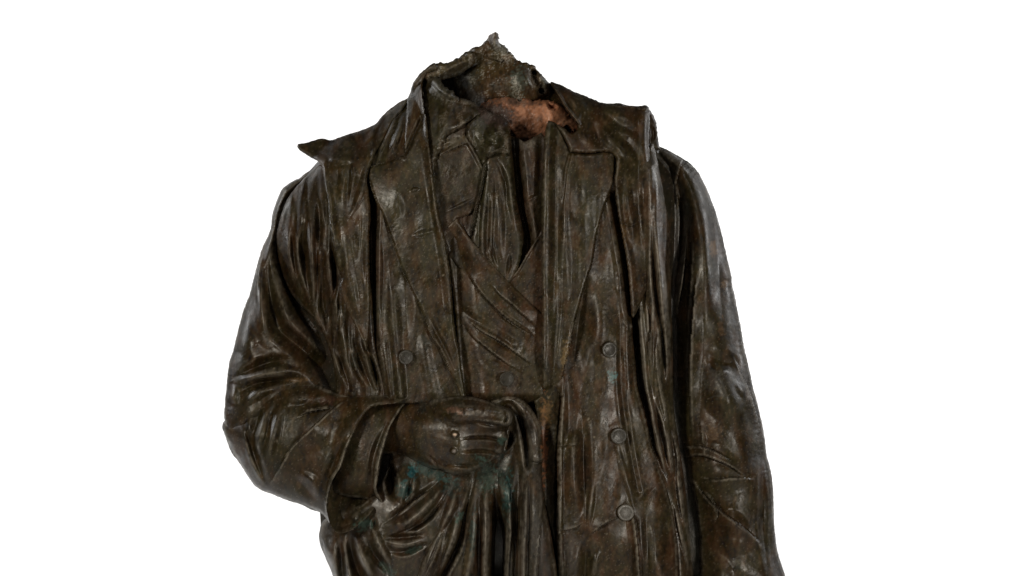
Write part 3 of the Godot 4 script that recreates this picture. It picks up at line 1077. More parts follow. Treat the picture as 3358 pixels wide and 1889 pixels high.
func greatcoat() -> void:
	# front of the greatcoat under the sleeve on the left
	var f := sheet([1040, 540, 985, 595, 940, 655, 912, 740, 905, 790, 916, 880, 942, 950, 985, 1000, 1036, 1052, 1074, 1125, 1096, 1205, -1104, 1300, -1300, 1320, 1240, 1150, 1215, 900, 1120, 600, 1090, 540], 0.4)
	f.gain = 1.2
	f.dull = true
	drape(f, 14.0)
	fold(f, "g", 16, 26, [1046, 650, 1050, 700, 1052, 760, 1046, 840], 3)
	fold(f, "r", 18, 24, [1020, 700, 1024, 800, 1030, 900, 1036, 1000], 3)
	fold(f, "g", 20, 30, [1000, 720, 996, 800, 1004, 880, 1012, 950], 3)
	fold(f, "r", 12, 16, [976, 770, 982, 850, 996, 920, 1010, 970, 1026, 1010], 3)
	fold(f, "g", 14, 18, [960, 740, 964, 840, 974, 910], 3)
	fold(f, "r", 26, 18, [940, 720, 946, 820, 966, 920, 1000, 980], 3)
	fold(f, "g", 12, 16, [1036, 760, 1042, 900, 1038, 1000, 1046, 1060], 3)
	fold(f, "f", 12, 22, [1074, 820, 1080, 870, 1086, 920, 1096, 968], 3)
	fold(f, "g", 12, 34, [1090, 790, 1098, 860, 1102, 920, 1104, 960], 3)
	fold(f, "g", 26, 34, [1064, 860, 1060, 960, 1070, 1060, 1080, 1130], 3)
	fold(f, "f", 10, 18, [1110, 930, 1104, 1000, 1100, 1080, 1098, 1160], 3)
	fold(f, "g", 24, 34, [1080, 960, 1088, 1040, 1090, 1120], 3)
	fold(f, "r", 22, 20, [1126, 1000, 1124, 1080, 1134, 1160, 1150, 1260], 3)
	fold(f, "g", 14, 20, [1108, 1120, 1126, 1190, 1144, 1250, 1156, 1290], 3)
	fold(f, "r", 14, 18, [1088, 1130, 1106, 1200, 1122, 1260], 3)
	fold(f, "r", 14, 18, [1150, 1140, 1174, 1210, 1204, 1270], 3)
	fold(f, "g", 14, 20, [1160, 1100, 1190, 1190, 1226, 1280], 3)
	fold(f, "r", 16, 20, [1186, 1120, 1206, 1180, 1236, 1270], 3)
	fold(f, "g", 12, 26, [1206, 1130, 1226, 1200, 1250, 1290], 3)
	rough(f, 14.0, 6.0, 14.0, 120.0)
	edge(f, 16.0, 14.0)
	f.rim = 120.0
	f.tint = Color(0.92, 0.84, 0.78)
	commit(f, "greatcoat_front")

	var c := sheet([1338, 320, 1300, 337, 1275, 355, 1250, 377, 1232, 400, 1200, 417, 1160, 430, 1125, 441, 1080, 456, 1060, 451, 1042, 451, 1015, 460, 990, 466, 972, 469, -969, 478, 980, 491, 1000, 505, 1020, 517, 1038, 526, -1056, 545, 1067, 590, 1071, 620, 1080, 652, 1085, 715, 1092, 765, 1110, 867, 1123, 912, 1118, 942, 1130, 980, 1145, 1017, 1170, 1067, 1190, 1112, -1206, 1150, 1214, 1100, 1219, 1005, 1217, 905, 1214, 780, 1219, 715, 1214, 640, 1207, 590, 1218, 550, 1232, 508, 1246, 482, 1266, 442, 1292, 392, 1325, 350], 0.5)
	c.gain = 0.85
	c.dull = true
	drape(c, 62.0)
	for j in c.h:
		for i in c.w:
			var x: float = c.x0 + i * c.c
			var y: float = c.y0 + j * c.c
			var k := clampf((530.0 - y) / 110.0, 0.0, 1.0)
			c.z[j * c.w + i] -= 70.0 * k * k * (3.0 - 2.0 * k) * clampf((1330.0 - x) / 150.0, 0.0, 1.0)
	fold(c, "r", 30, 26, [985, 478, 1035, 512, 1062, 540, 1072, 620, 1088, 720, 1100, 800], 1)
	fold(c, "r", 24, 16, [1050, 528, 1110, 524, 1180, 526], 2)
	fold(c, "g", 16, 10, [1030, 480, 1090, 490, 1160, 470, 1220, 430], 3)
	fold(c, "r", 12, 9, [1130, 452, 1180, 440, 1230, 415, 1270, 370], 3)
	fold(c, "r", 14, 14, [1246, 400, 1220, 440, 1190, 480], 3)
	fold(c, "g", 18, 12, [1146, 540, 1150, 600, 1148, 660], 3)
	fold(c, "g", 22, 12, [1110, 540, 1112, 600, 1106, 640], 3)
	fold(c, "r", 12, 10, [1160, 530, 1160, 590, 1152, 660], 3)
	fold(c, "r", 18, 10, [1130, 540, 1128, 620, 1134, 700], 3)
	fold(c, "r", 16, 14, [1210, 560, 1194, 620, 1170, 680, 1150, 720], 3)
	fold(c, "g", 14, 12, [1196, 540, 1180, 600, 1160, 660], 3)
	fold(c, "g", 20, 10, [1184, 690, 1186, 760, 1180, 850], 3)
	fold(c, "r", 26, 14, [1150, 720, 1140, 800, 1150, 900, 1170, 1000, 1196, 1090], 3)
	fold(c, "g", 14, 10, [1200, 700, 1206, 800, 1206, 960], 3)
	fold(c, "r", 12, 14, [1142, 1012, 1170, 1066, 1190, 1110, 1204, 1146], 1)
	fold(c, "r", 9, 10, [1235, 478, 1228, 500, 1222, 530], 3)
	rough(c, 7.0, 7.0, 18.0, 90.0)
	edge(c, 16.0, 10.0)
	thick(c, 44.0)
	c.tint = Color(1.04, 1.0, 0.9)
	commit(c, "greatcoat_collar")

	# front of the greatcoat on the right, behind the buttoned panel
	var g := sheet([2090, 560, 2030, 640, 2042, 797, 2056, 885, 2066, 1020, 2074, 1120, 2084, 1207, 2094, 1290, 2110, 1370, 2130, 1450, 2150, 1530, 2180, 1640, 2200, 1720, 2220, 1850, -2230, 1992, -2290, 1992, 2275, 1850, 2262, 1700, 2245, 1560, 2225, 1440, 2210, 1330, 2208, 1220, 2206, 1100, 2202, 1000, 2200, 900, 2200, 820, 2185, 700, 2160, 560, 2140, 470], 0.4)
	g.wear_glint = 0.8
	drape(g, 12.0)
	fold(g, "r", 70, 70, [2130, 560, 2140, 700, 2150, 850, 2160, 1000, 2166, 1150, 2176, 1300], 2)
	fold(g, "g", 18, 60, [2070, 960, 2082, 1120, 2096, 1260, 2122, 1370, 2150, 1480, 2190, 1600], 2)
	fold(g, "f", 20, 24, [2096, 940, 2112, 1060, 2120, 1180, 2128, 1290], 3)
	fold(g, "g", 12, 32, [2136, 720, 2136, 830, 2146, 960, 2160, 1060, 2172, 1150], 3)
	fold(g, "f", 16, 24, [2156, 740, 2158, 820, 2168, 900, 2176, 1000, 2184, 1100, 2192, 1200, 2198, 1280], 3)
	fold(g, "g", 10, 28, [2166, 1000, 2170, 1100, 2176, 1200, 2182, 1280], 3)
	fold(g, "f", 10, 16, [2150, 1080, 2154, 1180, 2164, 1260, 2176, 1330, 2184, 1380, 2190, 1440], 3)
	fold(g, "s", 20, 20, [2130, 1230, 2126, 1140, 2132, 1060, 2130, 1000, 2120, 930], 3)
	fold(g, "r", 22, 22, [2140, 1110, 2146, 1220, 2158, 1320], 3)
	fold(g, "f", 14, 24, [2116, 1330, 2140, 1400, 2158, 1480, 2180, 1560], 3)
	fold(g, "g", 14, 34, [2140, 1310, 2160, 1400, 2176, 1480], 3)
	fold(g, "f", 12, 22, [2182, 1400, 2194, 1480, 2206, 1560], 3)
	fold(g, "g", 12, 26, [2196, 1400, 2210, 1490, 2222, 1580], 3)
	fold(g, "f", 10, 20, [2208, 1480, 2224, 1560, 2236, 1660, 2250, 1760], 3)
	fold(g, "f", 9, 16, [2196, 1600, 2218, 1680, 2240, 1780, 2262, 1880], 3)
	rough(g, 12.0, 6.0, 12.0, 120.0)
	edge(g, 30.0, 24.0)
	g.rim = 70.0
	g.tint = Color(1.5, 1.5, 1.6)  # paler tint stands in for light caught by the ripples
	commit(g, "greatcoat_front")

	# the back of the upturned collar behind the shoulder
	var k := sheet([2100, 350, 2122, 348, 2132, 354, 2146, 375, 2156, 400, 2158, 425, 2161, 447, 2163, 462, -2168, 488, -2110, 500], 0.6)
	k.gain = 1.2
	k.dull = true
	inflate(k, 40.0, 30.0, 10.0)
	fold(k, "g", 10, 18, [2140, 400, 2146, 440, 2140, 470], 3)
	thick(k, 60.0)
	k.tint = Color(1.0, 1.0, 1.05)
	commit(k, "greatcoat_collar_back")

	var r := sheet([1806, 267, 1837, 274, 1862, 287, 1887, 300, 1917, 311, 1950, 326, 1975, 335, 2000, 338, 2032, 337, 2062, 345, 2092, 347, 2105, 345, 2120, 344, -2131, 352, 2129, 425, 2127, 475, 2130, 525, 2127, 575, 2127, 660, 2135, 760, 2135, 835, -2138, 900, 2110, 965, 2072, 1040, 2064, 970, 2056, 885, 2042, 797, 2028, 722, 2016, 655, 2012, 600, 2017, 540, 2014, 517, 1990, 502, 1925, 507, -1868, 504, 1852, 465, 1838, 440, -1815, 405, 1850, 425, 1872, 442, 1890, 432, -1896, 411, 1876, 385, 1850, 350, 1826, 306], 0.6)
	r.gain = 1.0
	r.dull = true
	drape(r, 62.0)
	for j in r.h:
		for i in r.w:
			var x: float = r.x0 + i * r.c
			var y: float = r.y0 + j * r.c
			r.z[j * r.w + i] += 30.0 * clampf((420.0 - y) / 140.0, 0.0, 1.0) * clampf((x - 1850.0) / 200.0, 0.0, 1.0)
	fold(r, "r", 26, 18, [2115, 352, 2114, 450, 2114, 600, 2118, 760, 2122, 880], 2)
	fold(r, "s", 22, 10, [2125, 364, 2080, 354, 2020, 352, 1960, 352], 2)
	fold(r, "g", 26, 16, [1950, 358, 1990, 380, 2030, 410, 2070, 432, 2110, 436], 3)
	fold(r, "r", 40, 14, [1990, 360, 2050, 380, 2100, 395], 3)
	fold(r, "g", 26, 15, [1934, 395, 1956, 440, 1976, 490, 1996, 510], 3)
	fold(r, "r", 22, 15, [1956, 405, 1984, 445, 2016, 480, 2050, 520], 3)
	fold(r, "g", 24, 12, [2000, 415, 2040, 455, 2080, 500, 2110, 560], 3)
	fold(r, "r", 22, 12, [1900, 420, 1920, 460, 1940, 500], 3)
	fold(r, "g", 16, 10, [1915, 360, 1910, 400, 1900, 420], 3)
	fold(r, "r", 12, 16, [1816, 290, 1846, 340, 1876, 385, 1896, 412], 0)
	fold(r, "g", 14, 14, [1836, 300, 1866, 345, 1894, 385], 3)
	fold(r, "r", 30, 12, [1850, 290, 1900, 340, 1930, 370], 3)
	fold(r, "g", 20, 14, [2035, 640, 2044, 720, 2058, 820], 3)
	fold(r, "r", 20, 10, [2050, 560, 2060, 700, 2080, 820], 3)
	fold(r, "g", 18, 10, [2090, 620, 2092, 720, 2100, 820], 3)
	fold(r, "s", 30, 14, [2064, 1000, 2052, 880, 2040, 797, 2026, 722, 2014, 650, 2012, 590, 2018, 540], 0)
	fold(r, "g", 10, 8, [2030, 735, 2050, 738, 2080, 742], 3)
	rough(r, 5.0, 9.0, 30.0, 60.0)
	edge(r, 18.0, 14.0)
	thick(r, 170.0)
	r.tint = Color(1.04, 0.98, 0.88)
	commit(r, "greatcoat_collar")


func right_arm() -> void:
	# the bent arm, on the left of the picture
	var u := sheet([1046, 545, 1000, 562, 977, 580, 952, 592, 930, 607, 916, 622, 907, 640, 900, 660, 892, 682, 885, 715, 881, 747, -878, 757, 867, 782, 855, 807, 844, 840, 830, 892, 820, 930, 810, 970, 797, 1000, 786, 1035, 775, 1075, 767, 1110, 755, 1157, 745, 1187, 740, 1220, 737, 1245, 734, 1280, 730, 1325, 729, 1380, 750, 1440, 900, 1440, 1090, 1330, -1114, 1296, 1098, 1205, 1076, 1125, 1038, 1052, 987, 1000, 944, 950, 918, 880, 908, 790, 914, 745, 942, 660, 990, 600], 0.4)
	u.wear_glint = 0.45
	u.spread = 1.25
	u.gain = 1.15
	u.dull = true
	inflate(u, 130.0, 170.0, -20.0, Vector2(0, 0.03), Vector2(0, 1000))
	fold(u, "g", 34, 60, [884, 800, 880, 900, 888, 980, 897, 1040, 912, 1082, 946, 1112, 985, 1142, 1020, 1176, 1052, 1208, 1090, 1246], 1)
	fold(u, "r", 34, 46, [896, 760, 896, 860, 912, 960, 950, 1040, 1000, 1110, 1050, 1180], 3)
	fold(u, "g", 18, 34, [932, 950, 962, 1010, 1010, 1070, 1050, 1130, 1070, 1180], 3)
	fold(u, "r", 26, 30, [870, 820, 856, 900, 860, 960, 876, 1030, 896, 1090, 940, 1140, 1010, 1200], 3)
	fold(u, "r", 12, 16, [866, 790, 850, 850, 842, 910, 838, 960, 848, 1000], 3)
	fold(u, "r", 40, 18, [800, 1060, 820, 1140, 860, 1170], 3)
	fold(u, "g", 20, 30, [764, 1242, 810, 1218, 870, 1192, 930, 1178, 968, 1176], 3)
	fold(u, "r", 24, 46, [770, 1252, 830, 1234, 890, 1222, 950, 1216, 1010, 1232], 3)
	fold(u, "g", 16, 34, [780, 1290, 830, 1262, 900, 1248, 980, 1244], 3)
	fold(u, "r", 20, 20, [768, 1260, 764, 1300, 776, 1334], 3)
	fold(u, "r", 18, 20, [800, 1330, 850, 1290, 910, 1272], 3)
	fold(u, "r", 26, 16, [1000, 600, 960, 660, 930, 740], 3)
	rough(u, 6.0, 10.0, 24.0, 80.0)
	for o in u.z.size():
		u.z[o] = maxf(u.z[o], -20.0)
	round_back(u, -20.0, 0.7)
	u.tint = Color(0.86, 0.84, 0.76)
	commit(u, "greatcoat_sleeve")

	# lining seen in the mouth of the wide cuff
	var m := sheet([1130, 1520, 1098, 1570, 1082, 1620, 1077, 1665, 1086, 1705, 1102, 1730, 1120, 1740, 1150, 1733, 1187, 1708, 1225, 1668, -1237, 1640, 1200, 1560], 0.4)
	for j in m.h:
		for i in m.w:
			var o := j * m.w + i
			m.z[o] = 245.0 - 75.0 * minf(m.d[o], 40.0) / 40.0 + 0.6 * (m.y0 + j * m.c - 1650.0)
	fold(m, "r", 34, 40, [1170, 1640, 1166, 1680, 1150, 1712], 3)
	fold(m, "f", 12, 16, [1104, 1730, 1122, 1736, 1150, 1728, 1186, 1704, 1222, 1664], 0)
	m.rim = 120.0
	commit(m, "cuff_lining")

	# the cuff of the frock coat inside it
	var i := sheet([1190, 1330, 1240, 1310, 1300, 1300, -1352, 1298, 1322, 1334, 1298, 1370, 1284, 1395, 1268, 1445, 1251, 1507, 1243, 1565, 1239, 1595, 1251, 1627, -1268, 1652, 1225, 1643, 1187, 1633, 1140, 1628, 1090, 1600, 1080, 1540, 1130, 1440], 0.4)
	i.wear_glint = 0.9
	i.dull = true
	var form_i := sheet([1060, 1330, 1240, 1306, 1350, 1296, -1480, 1296, -1480, 1668, 1268, 1658, 1187, 1635, 1090, 1612], 0.0, 6.0)
	inflate(form_i, 160.0, 130.0, 168.0, Vector2(0.1, 0.0), Vector2(1200, 0))
	shaped_by(i, form_i)
	fold(i, "f", 13, 30, [1312, 1342, 1290, 1384, 1268, 1440, 1251, 1505, 1242, 1565, 1242, 1600, 1256, 1636], 1)
	fold(i, "g", 16, 8, [1292, 1350, 1268, 1390, 1246, 1440, 1228, 1500, 1222, 1560, 1226, 1600], 3)
	rough(i, 0.0, 8.0)
	edge(i, 10.0, 8.0)
	thick(i, 90.0)
	commit(i, "frock_coat_cuff")

	var f := sheet([-722, 1392, 729, 1382, 775, 1338, 820, 1296, 880, 1267, 950, 1253, 1025, 1252, 1070, 1273, 1110, 1284, 1162, 1286, 1255, 1284, 1325, 1291, -1352, 1300, 1300, 1318, 1240, 1326, 1212, 1340, 1190, 1370, 1152, 1445, 1122, 1527, 1100, 1562, 1083, 1610, 1076, 1665, 1086, 1707, -1102, 1734, 1075, 1706, 1052, 1683, 1016, 1671, 986, 1656, 945, 1645, 889, 1624, 840, 1604, 812, 1573, 782, 1527, 751, 1487, 731, 1435, 720, 1405], 0.4)
	f.wear_glint = 0.7
	f.spread = 1.25
	f.gain = 1.0
	f.dull = true
	var form := sheet([-722, 1392, 775, 1338, 820, 1296, 880, 1267, 950, 1253, 1025, 1252, 1110, 1284, 1255, 1284, 1350, 1296, -1520, 1300, -1520, 1770, 1300, 1770, 1102, 1740, 1052, 1683, 986, 1656, 889, 1624, 840, 1604, 782, 1527, 731, 1435], 0.0, 6.0)
	inflate(form, 190.0, 175.0, -10.0, Vector2(0.40, 0.0), Vector2(740, 0))
	shaped_by(f, form)
	fold(f, "r", 20, 20, [736, 1392, 790, 1352, 850, 1300, 920, 1276, 1000, 1272], 3)
	fold(f, "g", 22, 26, [846, 1300, 850, 1350, 842, 1400, 832, 1450, 836, 1500], 3)
	fold(f, "r", 22, 30, [884, 1350, 868, 1390, 856, 1430, 846, 1490], 3)
	fold(f, "g", 20, 24, [920, 1300, 900, 1350, 886, 1390, 874, 1450, 880, 1520], 3)
	fold(f, "r", 30, 34, [940, 1310, 910, 1370, 890, 1440, 878, 1500, 880, 1570], 3)
	fold(f, "r", 20, 28, [1040, 1290, 1000, 1300, 960, 1310, 940, 1330], 3)
	fold(f, "s", 44, 34, [904, 1560, 940, 1490, 974, 1450, 1010, 1416, 1060, 1370, 1110, 1326, 1160, 1296], 3)
	fold(f, "s", 26, 24, [1100, 1335, 1050, 1342, 1010, 1350, 980, 1366], 3)
	fold(f, "g", 16, 24, [1084, 1310, 1050, 1322, 1020, 1330], 3)
	fold(f, "r", 12, 20, [790, 1390, 806, 1440, 824, 1500, 850, 1560, 880, 1600], 3)
	fold(f, "g", 20, 24, [800, 1380, 820, 1450, 844, 1520, 880, 1580], 3)
	fold(f, "s", 30, 22, [884, 1590, 920, 1530, 960, 1470], 3)
	fold(f, "r", 50, 16, [1010, 1480, 1040, 1420, 1090, 1370], 3)
	fold(f, "g", 26, 16, [960, 1560, 1000, 1590, 1040, 1640], 3)
	fold(f, "r", 26, 16, [980, 1540, 1030, 1580, 1060, 1640], 3)
	fold(f, "r", 30, 20, [1200, 1330, 1170, 1370, 1130, 1450, 1108, 1520], 3)
	fold(f, "f", 9, 30, [1186, 1380, 1150, 1448, 1120, 1530, 1098, 1566, 1086, 1612, 1080, 1662, 1090, 1708], 1)
	fold(f, "g", 18, 18, [1150, 1400, 1112, 1480, 1080, 1560, 1062, 1620], 3)
	fold(f, "g", 18, 14, [1110, 1320, 1150, 1308, 1200, 1304], 3)
	fold(f, "r", 22, 12, [1180, 1340, 1220, 1312, 1290, 1304], 3)
	rough(f, 0.0, 6.0)
	edge(f, 8.0, 10.0)
	round_back(f, 20.0, 0.0)
	for j in f.h:
		for k in f.w:
			f.zb[j * f.w + k] = minf(-60.0 + 0.5 * (f.x0 + k * f.c - 740.0), f.z[j * f.w + k] - 30.0)
	f.tint = Color(0.94, 0.92, 0.8)
	commit(f, "greatcoat_sleeve")


func left_arm() -> void:
	var a := sheet([-2140, 470, 2164, 475, 2200, 490, 2237, 511, 2262, 527, 2287, 550, 2302, 572, 2315, 597, 2330, 630, 2341, 660, 2350, 682, 2360, 717, 2370, 752, 2385, 815, 2395, 860, 2405, 900, 2409, 937, 2417, 972, 2426, 1020, 2435, 1065, 2447, 1137, 2457, 1180, 2467, 1225, 2475, 1267, 2485, 1302, 2495, 1342, 2506, 1390, 2515, 1440, 2522, 1500, 2533, 1540, 2541, 1589, 2544, 1650, 2546, 1728, 2550, 1768, 2554, 1803, 2564, 1841, 2573, 1868, 2590, 1920, -2610, 1992, -2296, 1992, 2294, 1889, 2292, 1770, 2280, 1660, 2262, 1590, 2250, 1520, 2230, 1440, 2222, 1340, 2215, 1220, 2212, 1100, 2210, 1000, 2216, 900, 2222, 800, 2214, 700, 2196, 600, 2160, 520], 0.4)
	a.wear_glint = 0.5
	a.gain = 1.8
	a.dull = true
	inflate(a, 150.0, 200.0, -40.0, Vector2(0, 0.05), Vector2(0, 1200))
	fold(a, "r", 26, 16, [2150, 490, 2210, 520, 2260, 570], 3)
	fold(a, "g", 18, 22, [2150, 530, 2184, 590, 2200, 660, 2212, 760], 3)
	fold(a, "s", 30, 14, [2256, 500, 2238, 530, 2224, 570, 2214, 620], 3)
	fold(a, "g", 9, 20, [2190, 560, 2196, 640, 2206, 720, 2214, 800], 3)
	fold(a, "r", 14, 16, [2212, 560, 2220, 660, 2226, 760], 3)
	fold(a, "g", 20, 34, [2236, 620, 2232, 700, 2228, 800, 2222, 900, 2214, 1000], 3)
	fold(a, "f", 18, 26, [2250, 740, 2240, 820, 2228, 910, 2214, 1010, 2206, 1100], 3)
	fold(a, "s", 40, 22, [2254, 1120, 2256, 1020, 2262, 920, 2266, 830, 2262, 740], 3)
	fold(a, "r", 60, 18, [2280, 560, 2296, 700, 2306, 860, 2300, 1000, 2290, 1150], 3)
	fold(a, "g", 40, 10, [2330, 620, 2350, 780, 2362, 940, 2372, 1080], 3)
	fold(a, "s", 46, 34, [2268, 1450, 2262, 1300, 2262, 1160, 2270, 1020, 2280, 900], 3)
	fold(a, "r", 90, 30, [2320, 1190, 2360, 1250, 2400, 1330, 2420, 1420], 3)
	fold(a, "g", 44, 14, [2310, 1150, 2370, 1190, 2440, 1180], 3)
	fold(a, "s", 40, 16, [2400, 1160, 2430, 1220, 2462, 1290, 2486, 1370, 2500, 1450], 3)
	fold(a, "r", 20, 9, [2340, 1230, 2370, 1215, 2400, 1225], 3)
	fold(a, "r", 18, 8, [2405, 1250, 2430, 1280, 2444, 1310], 3)
	fold(a, "s", 22, 14, [2306, 1520, 2300, 1440, 2292, 1370], 3)
	fold(a, "s", 54, 24, [2440, 1560, 2400, 1534, 2366, 1516, 2330, 1502, 2290, 1494, 2236, 1506], 3)
	fold(a, "s", 46, 22, [2230, 1470, 2290, 1462, 2340, 1476, 2400, 1510], 3)
	fold(a, "s", 60, 13, [2290, 1566, 2350, 1570, 2410, 1562, 2480, 1572], 3)
	fold(a, "s", 80, 24, [2266, 1560, 2290, 1596, 2320, 1636, 2366, 1676, 2420, 1716, 2476, 1764, 2510, 1810], 3)
	fold(a, "r", 50, 20, [2330, 1716, 2390, 1712, 2450, 1744], 3)
	fold(a, "s", 30, 12, [2304, 1600, 2336, 1640, 2350, 1690, 2330, 1720], 3)
	fold(a, "r", 50, 10, [2330, 1790, 2400, 1780, 2470, 1790], 3)
	fold(a, "g", 20, 12, [2500, 1480, 2504, 1620, 2504, 1760, 2520, 1900], 3)
	fold(a, "r", 50, 18, [2340, 1800, 2360, 1880, 2370, 1990], 1)
	rough(a, 3.0, 9.0, 30.0, 120.0)
	for o in a.z.size():
		a.z[o] = maxf(a.z[o], -44.0)
	round_back(a, -40.0, 0.8)
	a.tint = Color(0.96, 0.94, 0.86)
	commit(a, "greatcoat_sleeve")


func lower_cloth() -> void:
	var s := sheet([1600, 1318, 1640, 1298, 1662, 1292, 1700, 1300, 1737, 1330, 1762, 1370, 1777, 1410, 1782, 1495, 1777, 1530, 1783, 1627, 1795, 1690, 1807, 1752, 1820, 1827, 1828, 1889, -1836, 1992, -1122, 1992, 1087, 1889, 1064, 1833, 1049, 1798, 1043, 1762, 1048, 1728, 1070, 1700, 1200, 1640, 1262, 1560, -1284, 1480, 1400, 1450, 1520, 1380], 0.4)
	s.wear_glint = 0.75
	s.spread = 1.2
	drape(s, 30.0)
	fold(s, "r", 170, -42, [1290, 1470, 1450, 1490, 1580, 1480, 1640, 1420], 0)
	fold(s, "r", 90, 66, [1735, 1400, 1742, 1600, 1750, 1800, 1760, 1990], 1)
	fold(s, "f", 26, 30, [1610, 1330, 1650, 1306, 1690, 1312, 1724, 1346, 1750, 1400, 1764, 1480], 1)
	fold(s, "g", 12, 24, [1640, 1322, 1672, 1318, 1700, 1350, 1716, 1400, 1726, 1460, 1730, 1520], 1)
	fold(s, "r", 20, 20, [1690, 1370, 1702, 1430, 1710, 1480, 1716, 1540], 3)
	fold(s, "f", 14, 26, [1720, 1470, 1722, 1530, 1718, 1602, 1716, 1702, 1711, 1777, 1708, 1887, 1706, 1990], 1)
	fold(s, "g", 22, 40, [1704, 1480, 1702, 1560, 1698, 1650, 1694, 1760, 1690, 1890, 1690, 1990], 1)
	fold(s, "f", 26, 26, [1750, 1500, 1750, 1580, 1748, 1660, 1742, 1740, 1740, 1800], 3)
	fold(s, "g", 12, 16, [1734, 1520, 1734, 1600, 1730, 1700, 1726, 1800, 1724, 1900], 3)
	fold(s, "s", 26, 18, [1775, 1640, 1772, 1727, 1766, 1790, 1760, 1852, 1754, 1990], 1)
	fold(s, "f", 10, 20, [1668, 1560, 1674, 1627, 1670, 1727, 1660, 1827, 1654, 1990], 1)
	fold(s, "g", 34, 110, [1622, 1580, 1630, 1660, 1636, 1752, 1634, 1890, 1632, 1990], 1)
	fold(s, "f", 14, 30, [1640, 1540, 1656, 1600, 1662, 1660], 3)
	fold(s, "r", 22, 30, [1604, 1560, 1592, 1640, 1594, 1720, 1590, 1800, 1582, 1890], 3)
	fold(s, "g", 14, 34, [1560, 1545, 1540, 1627, 1525, 1690, 1506, 1770, 1480, 1830, 1450, 1890, 1430, 1990], 1)
	fold(s, "g", 16, 26, [1582, 1640, 1578, 1720, 1574, 1800, 1570, 1990], 1)
	fold(s, "r", 20, 24, [1562, 1600, 1556, 1700, 1546, 1800, 1530, 1900, 1520, 1990], 1)
	fold(s, "f", 30, 44, [1466, 1574, 1430, 1620, 1380, 1664, 1320, 1706, 1262, 1734], 3)
	fold(s, "g", 26, 40, [1446, 1570, 1400, 1620, 1340, 1668, 1270, 1712], 3)
	fold(s, "g", 22, 30, [1464, 1600, 1430, 1650, 1380, 1700, 1320, 1748], 3)
	fold(s, "r", 18, 24, [1500, 1580, 1484, 1650, 1462, 1700, 1440, 1740], 3)
	fold(s, "f", 24, 40, [1466, 1720, 1440, 1780, 1416, 1840, 1398, 1900, 1384, 1990], 1)
	fold(s, "s", 18, 20, [1396, 1880, 1420, 1820, 1440, 1770, 1456, 1730], 3)
	fold(s, "r", 22, 24, [1508, 1640, 1494, 1720, 1470, 1790, 1440, 1860], 3)
	fold(s, "f", 14, 18, [1250, 1768, 1300, 1776, 1350, 1772, 1404, 1762], 3)
	fold(s, "g", 14, 20, [1264, 1754, 1320, 1758, 1400, 1744], 3)
	fold(s, "g", 14, 20, [1268, 1796, 1320, 1804, 1380, 1786, 1410, 1776], 3)
	fold(s, "r", 24, 34, [1172, 1740, 1186, 1800, 1210, 1850, 1240, 1900], 3)
	fold(s, "g", 24, 46, [1150, 1736, 1156, 1800, 1168, 1850, 1186, 1900, 1200, 1990], 1)
	fold(s, "g", 18, 30, [1114, 1744, 1120, 1800, 1126, 1890, 1136, 1990], 1)
	fold(s, "r", 18, 26, [1226, 1700, 1240, 1760, 1266, 1810, 1294, 1850], 3)
	fold(s, "g", 16, 24, [1206, 1750, 1230, 1810, 1260, 1850, 1290, 1900], 3)
	fold(s, "g", 12, 20, [1232, 1690, 1232, 1720, 1244, 1740], 3)
	fold(s, "r", 34, 24, [1080, 1760, 1084, 1820, 1100, 1880], 3)
	fold(s, "f", 34, 30, [1320, 1520, 1330, 1560, 1316, 1610, 1300, 1640], 3)
	fold(s, "g", 20, 50, [1282, 1510, 1284, 1570, 1290, 1620, 1304, 1640], 3)
	fold(s, "g", 12, 22, [1352, 1560, 1342, 1610, 1322, 1650], 3)
	fold(s, "r", 14, 16, [1370, 1540, 1362, 1590, 1350, 1640], 3)
	fold(s, "g", 10, 40, [1668, 1404, 1676, 1424, 1672, 1450, 1658, 1476], 3)
	rough(s, 3.0, 6.0, 14.0, 120.0)
	edge(s, 34.0, 24.0)
	for o in s.z.size():
		s.z[o] = maxf(s.z[o], 10.0)
	s.rim = 110.0
	s.tint = Color(0.95, 0.9, 0.84)
	commit(s, "gathered_coat_skirt")


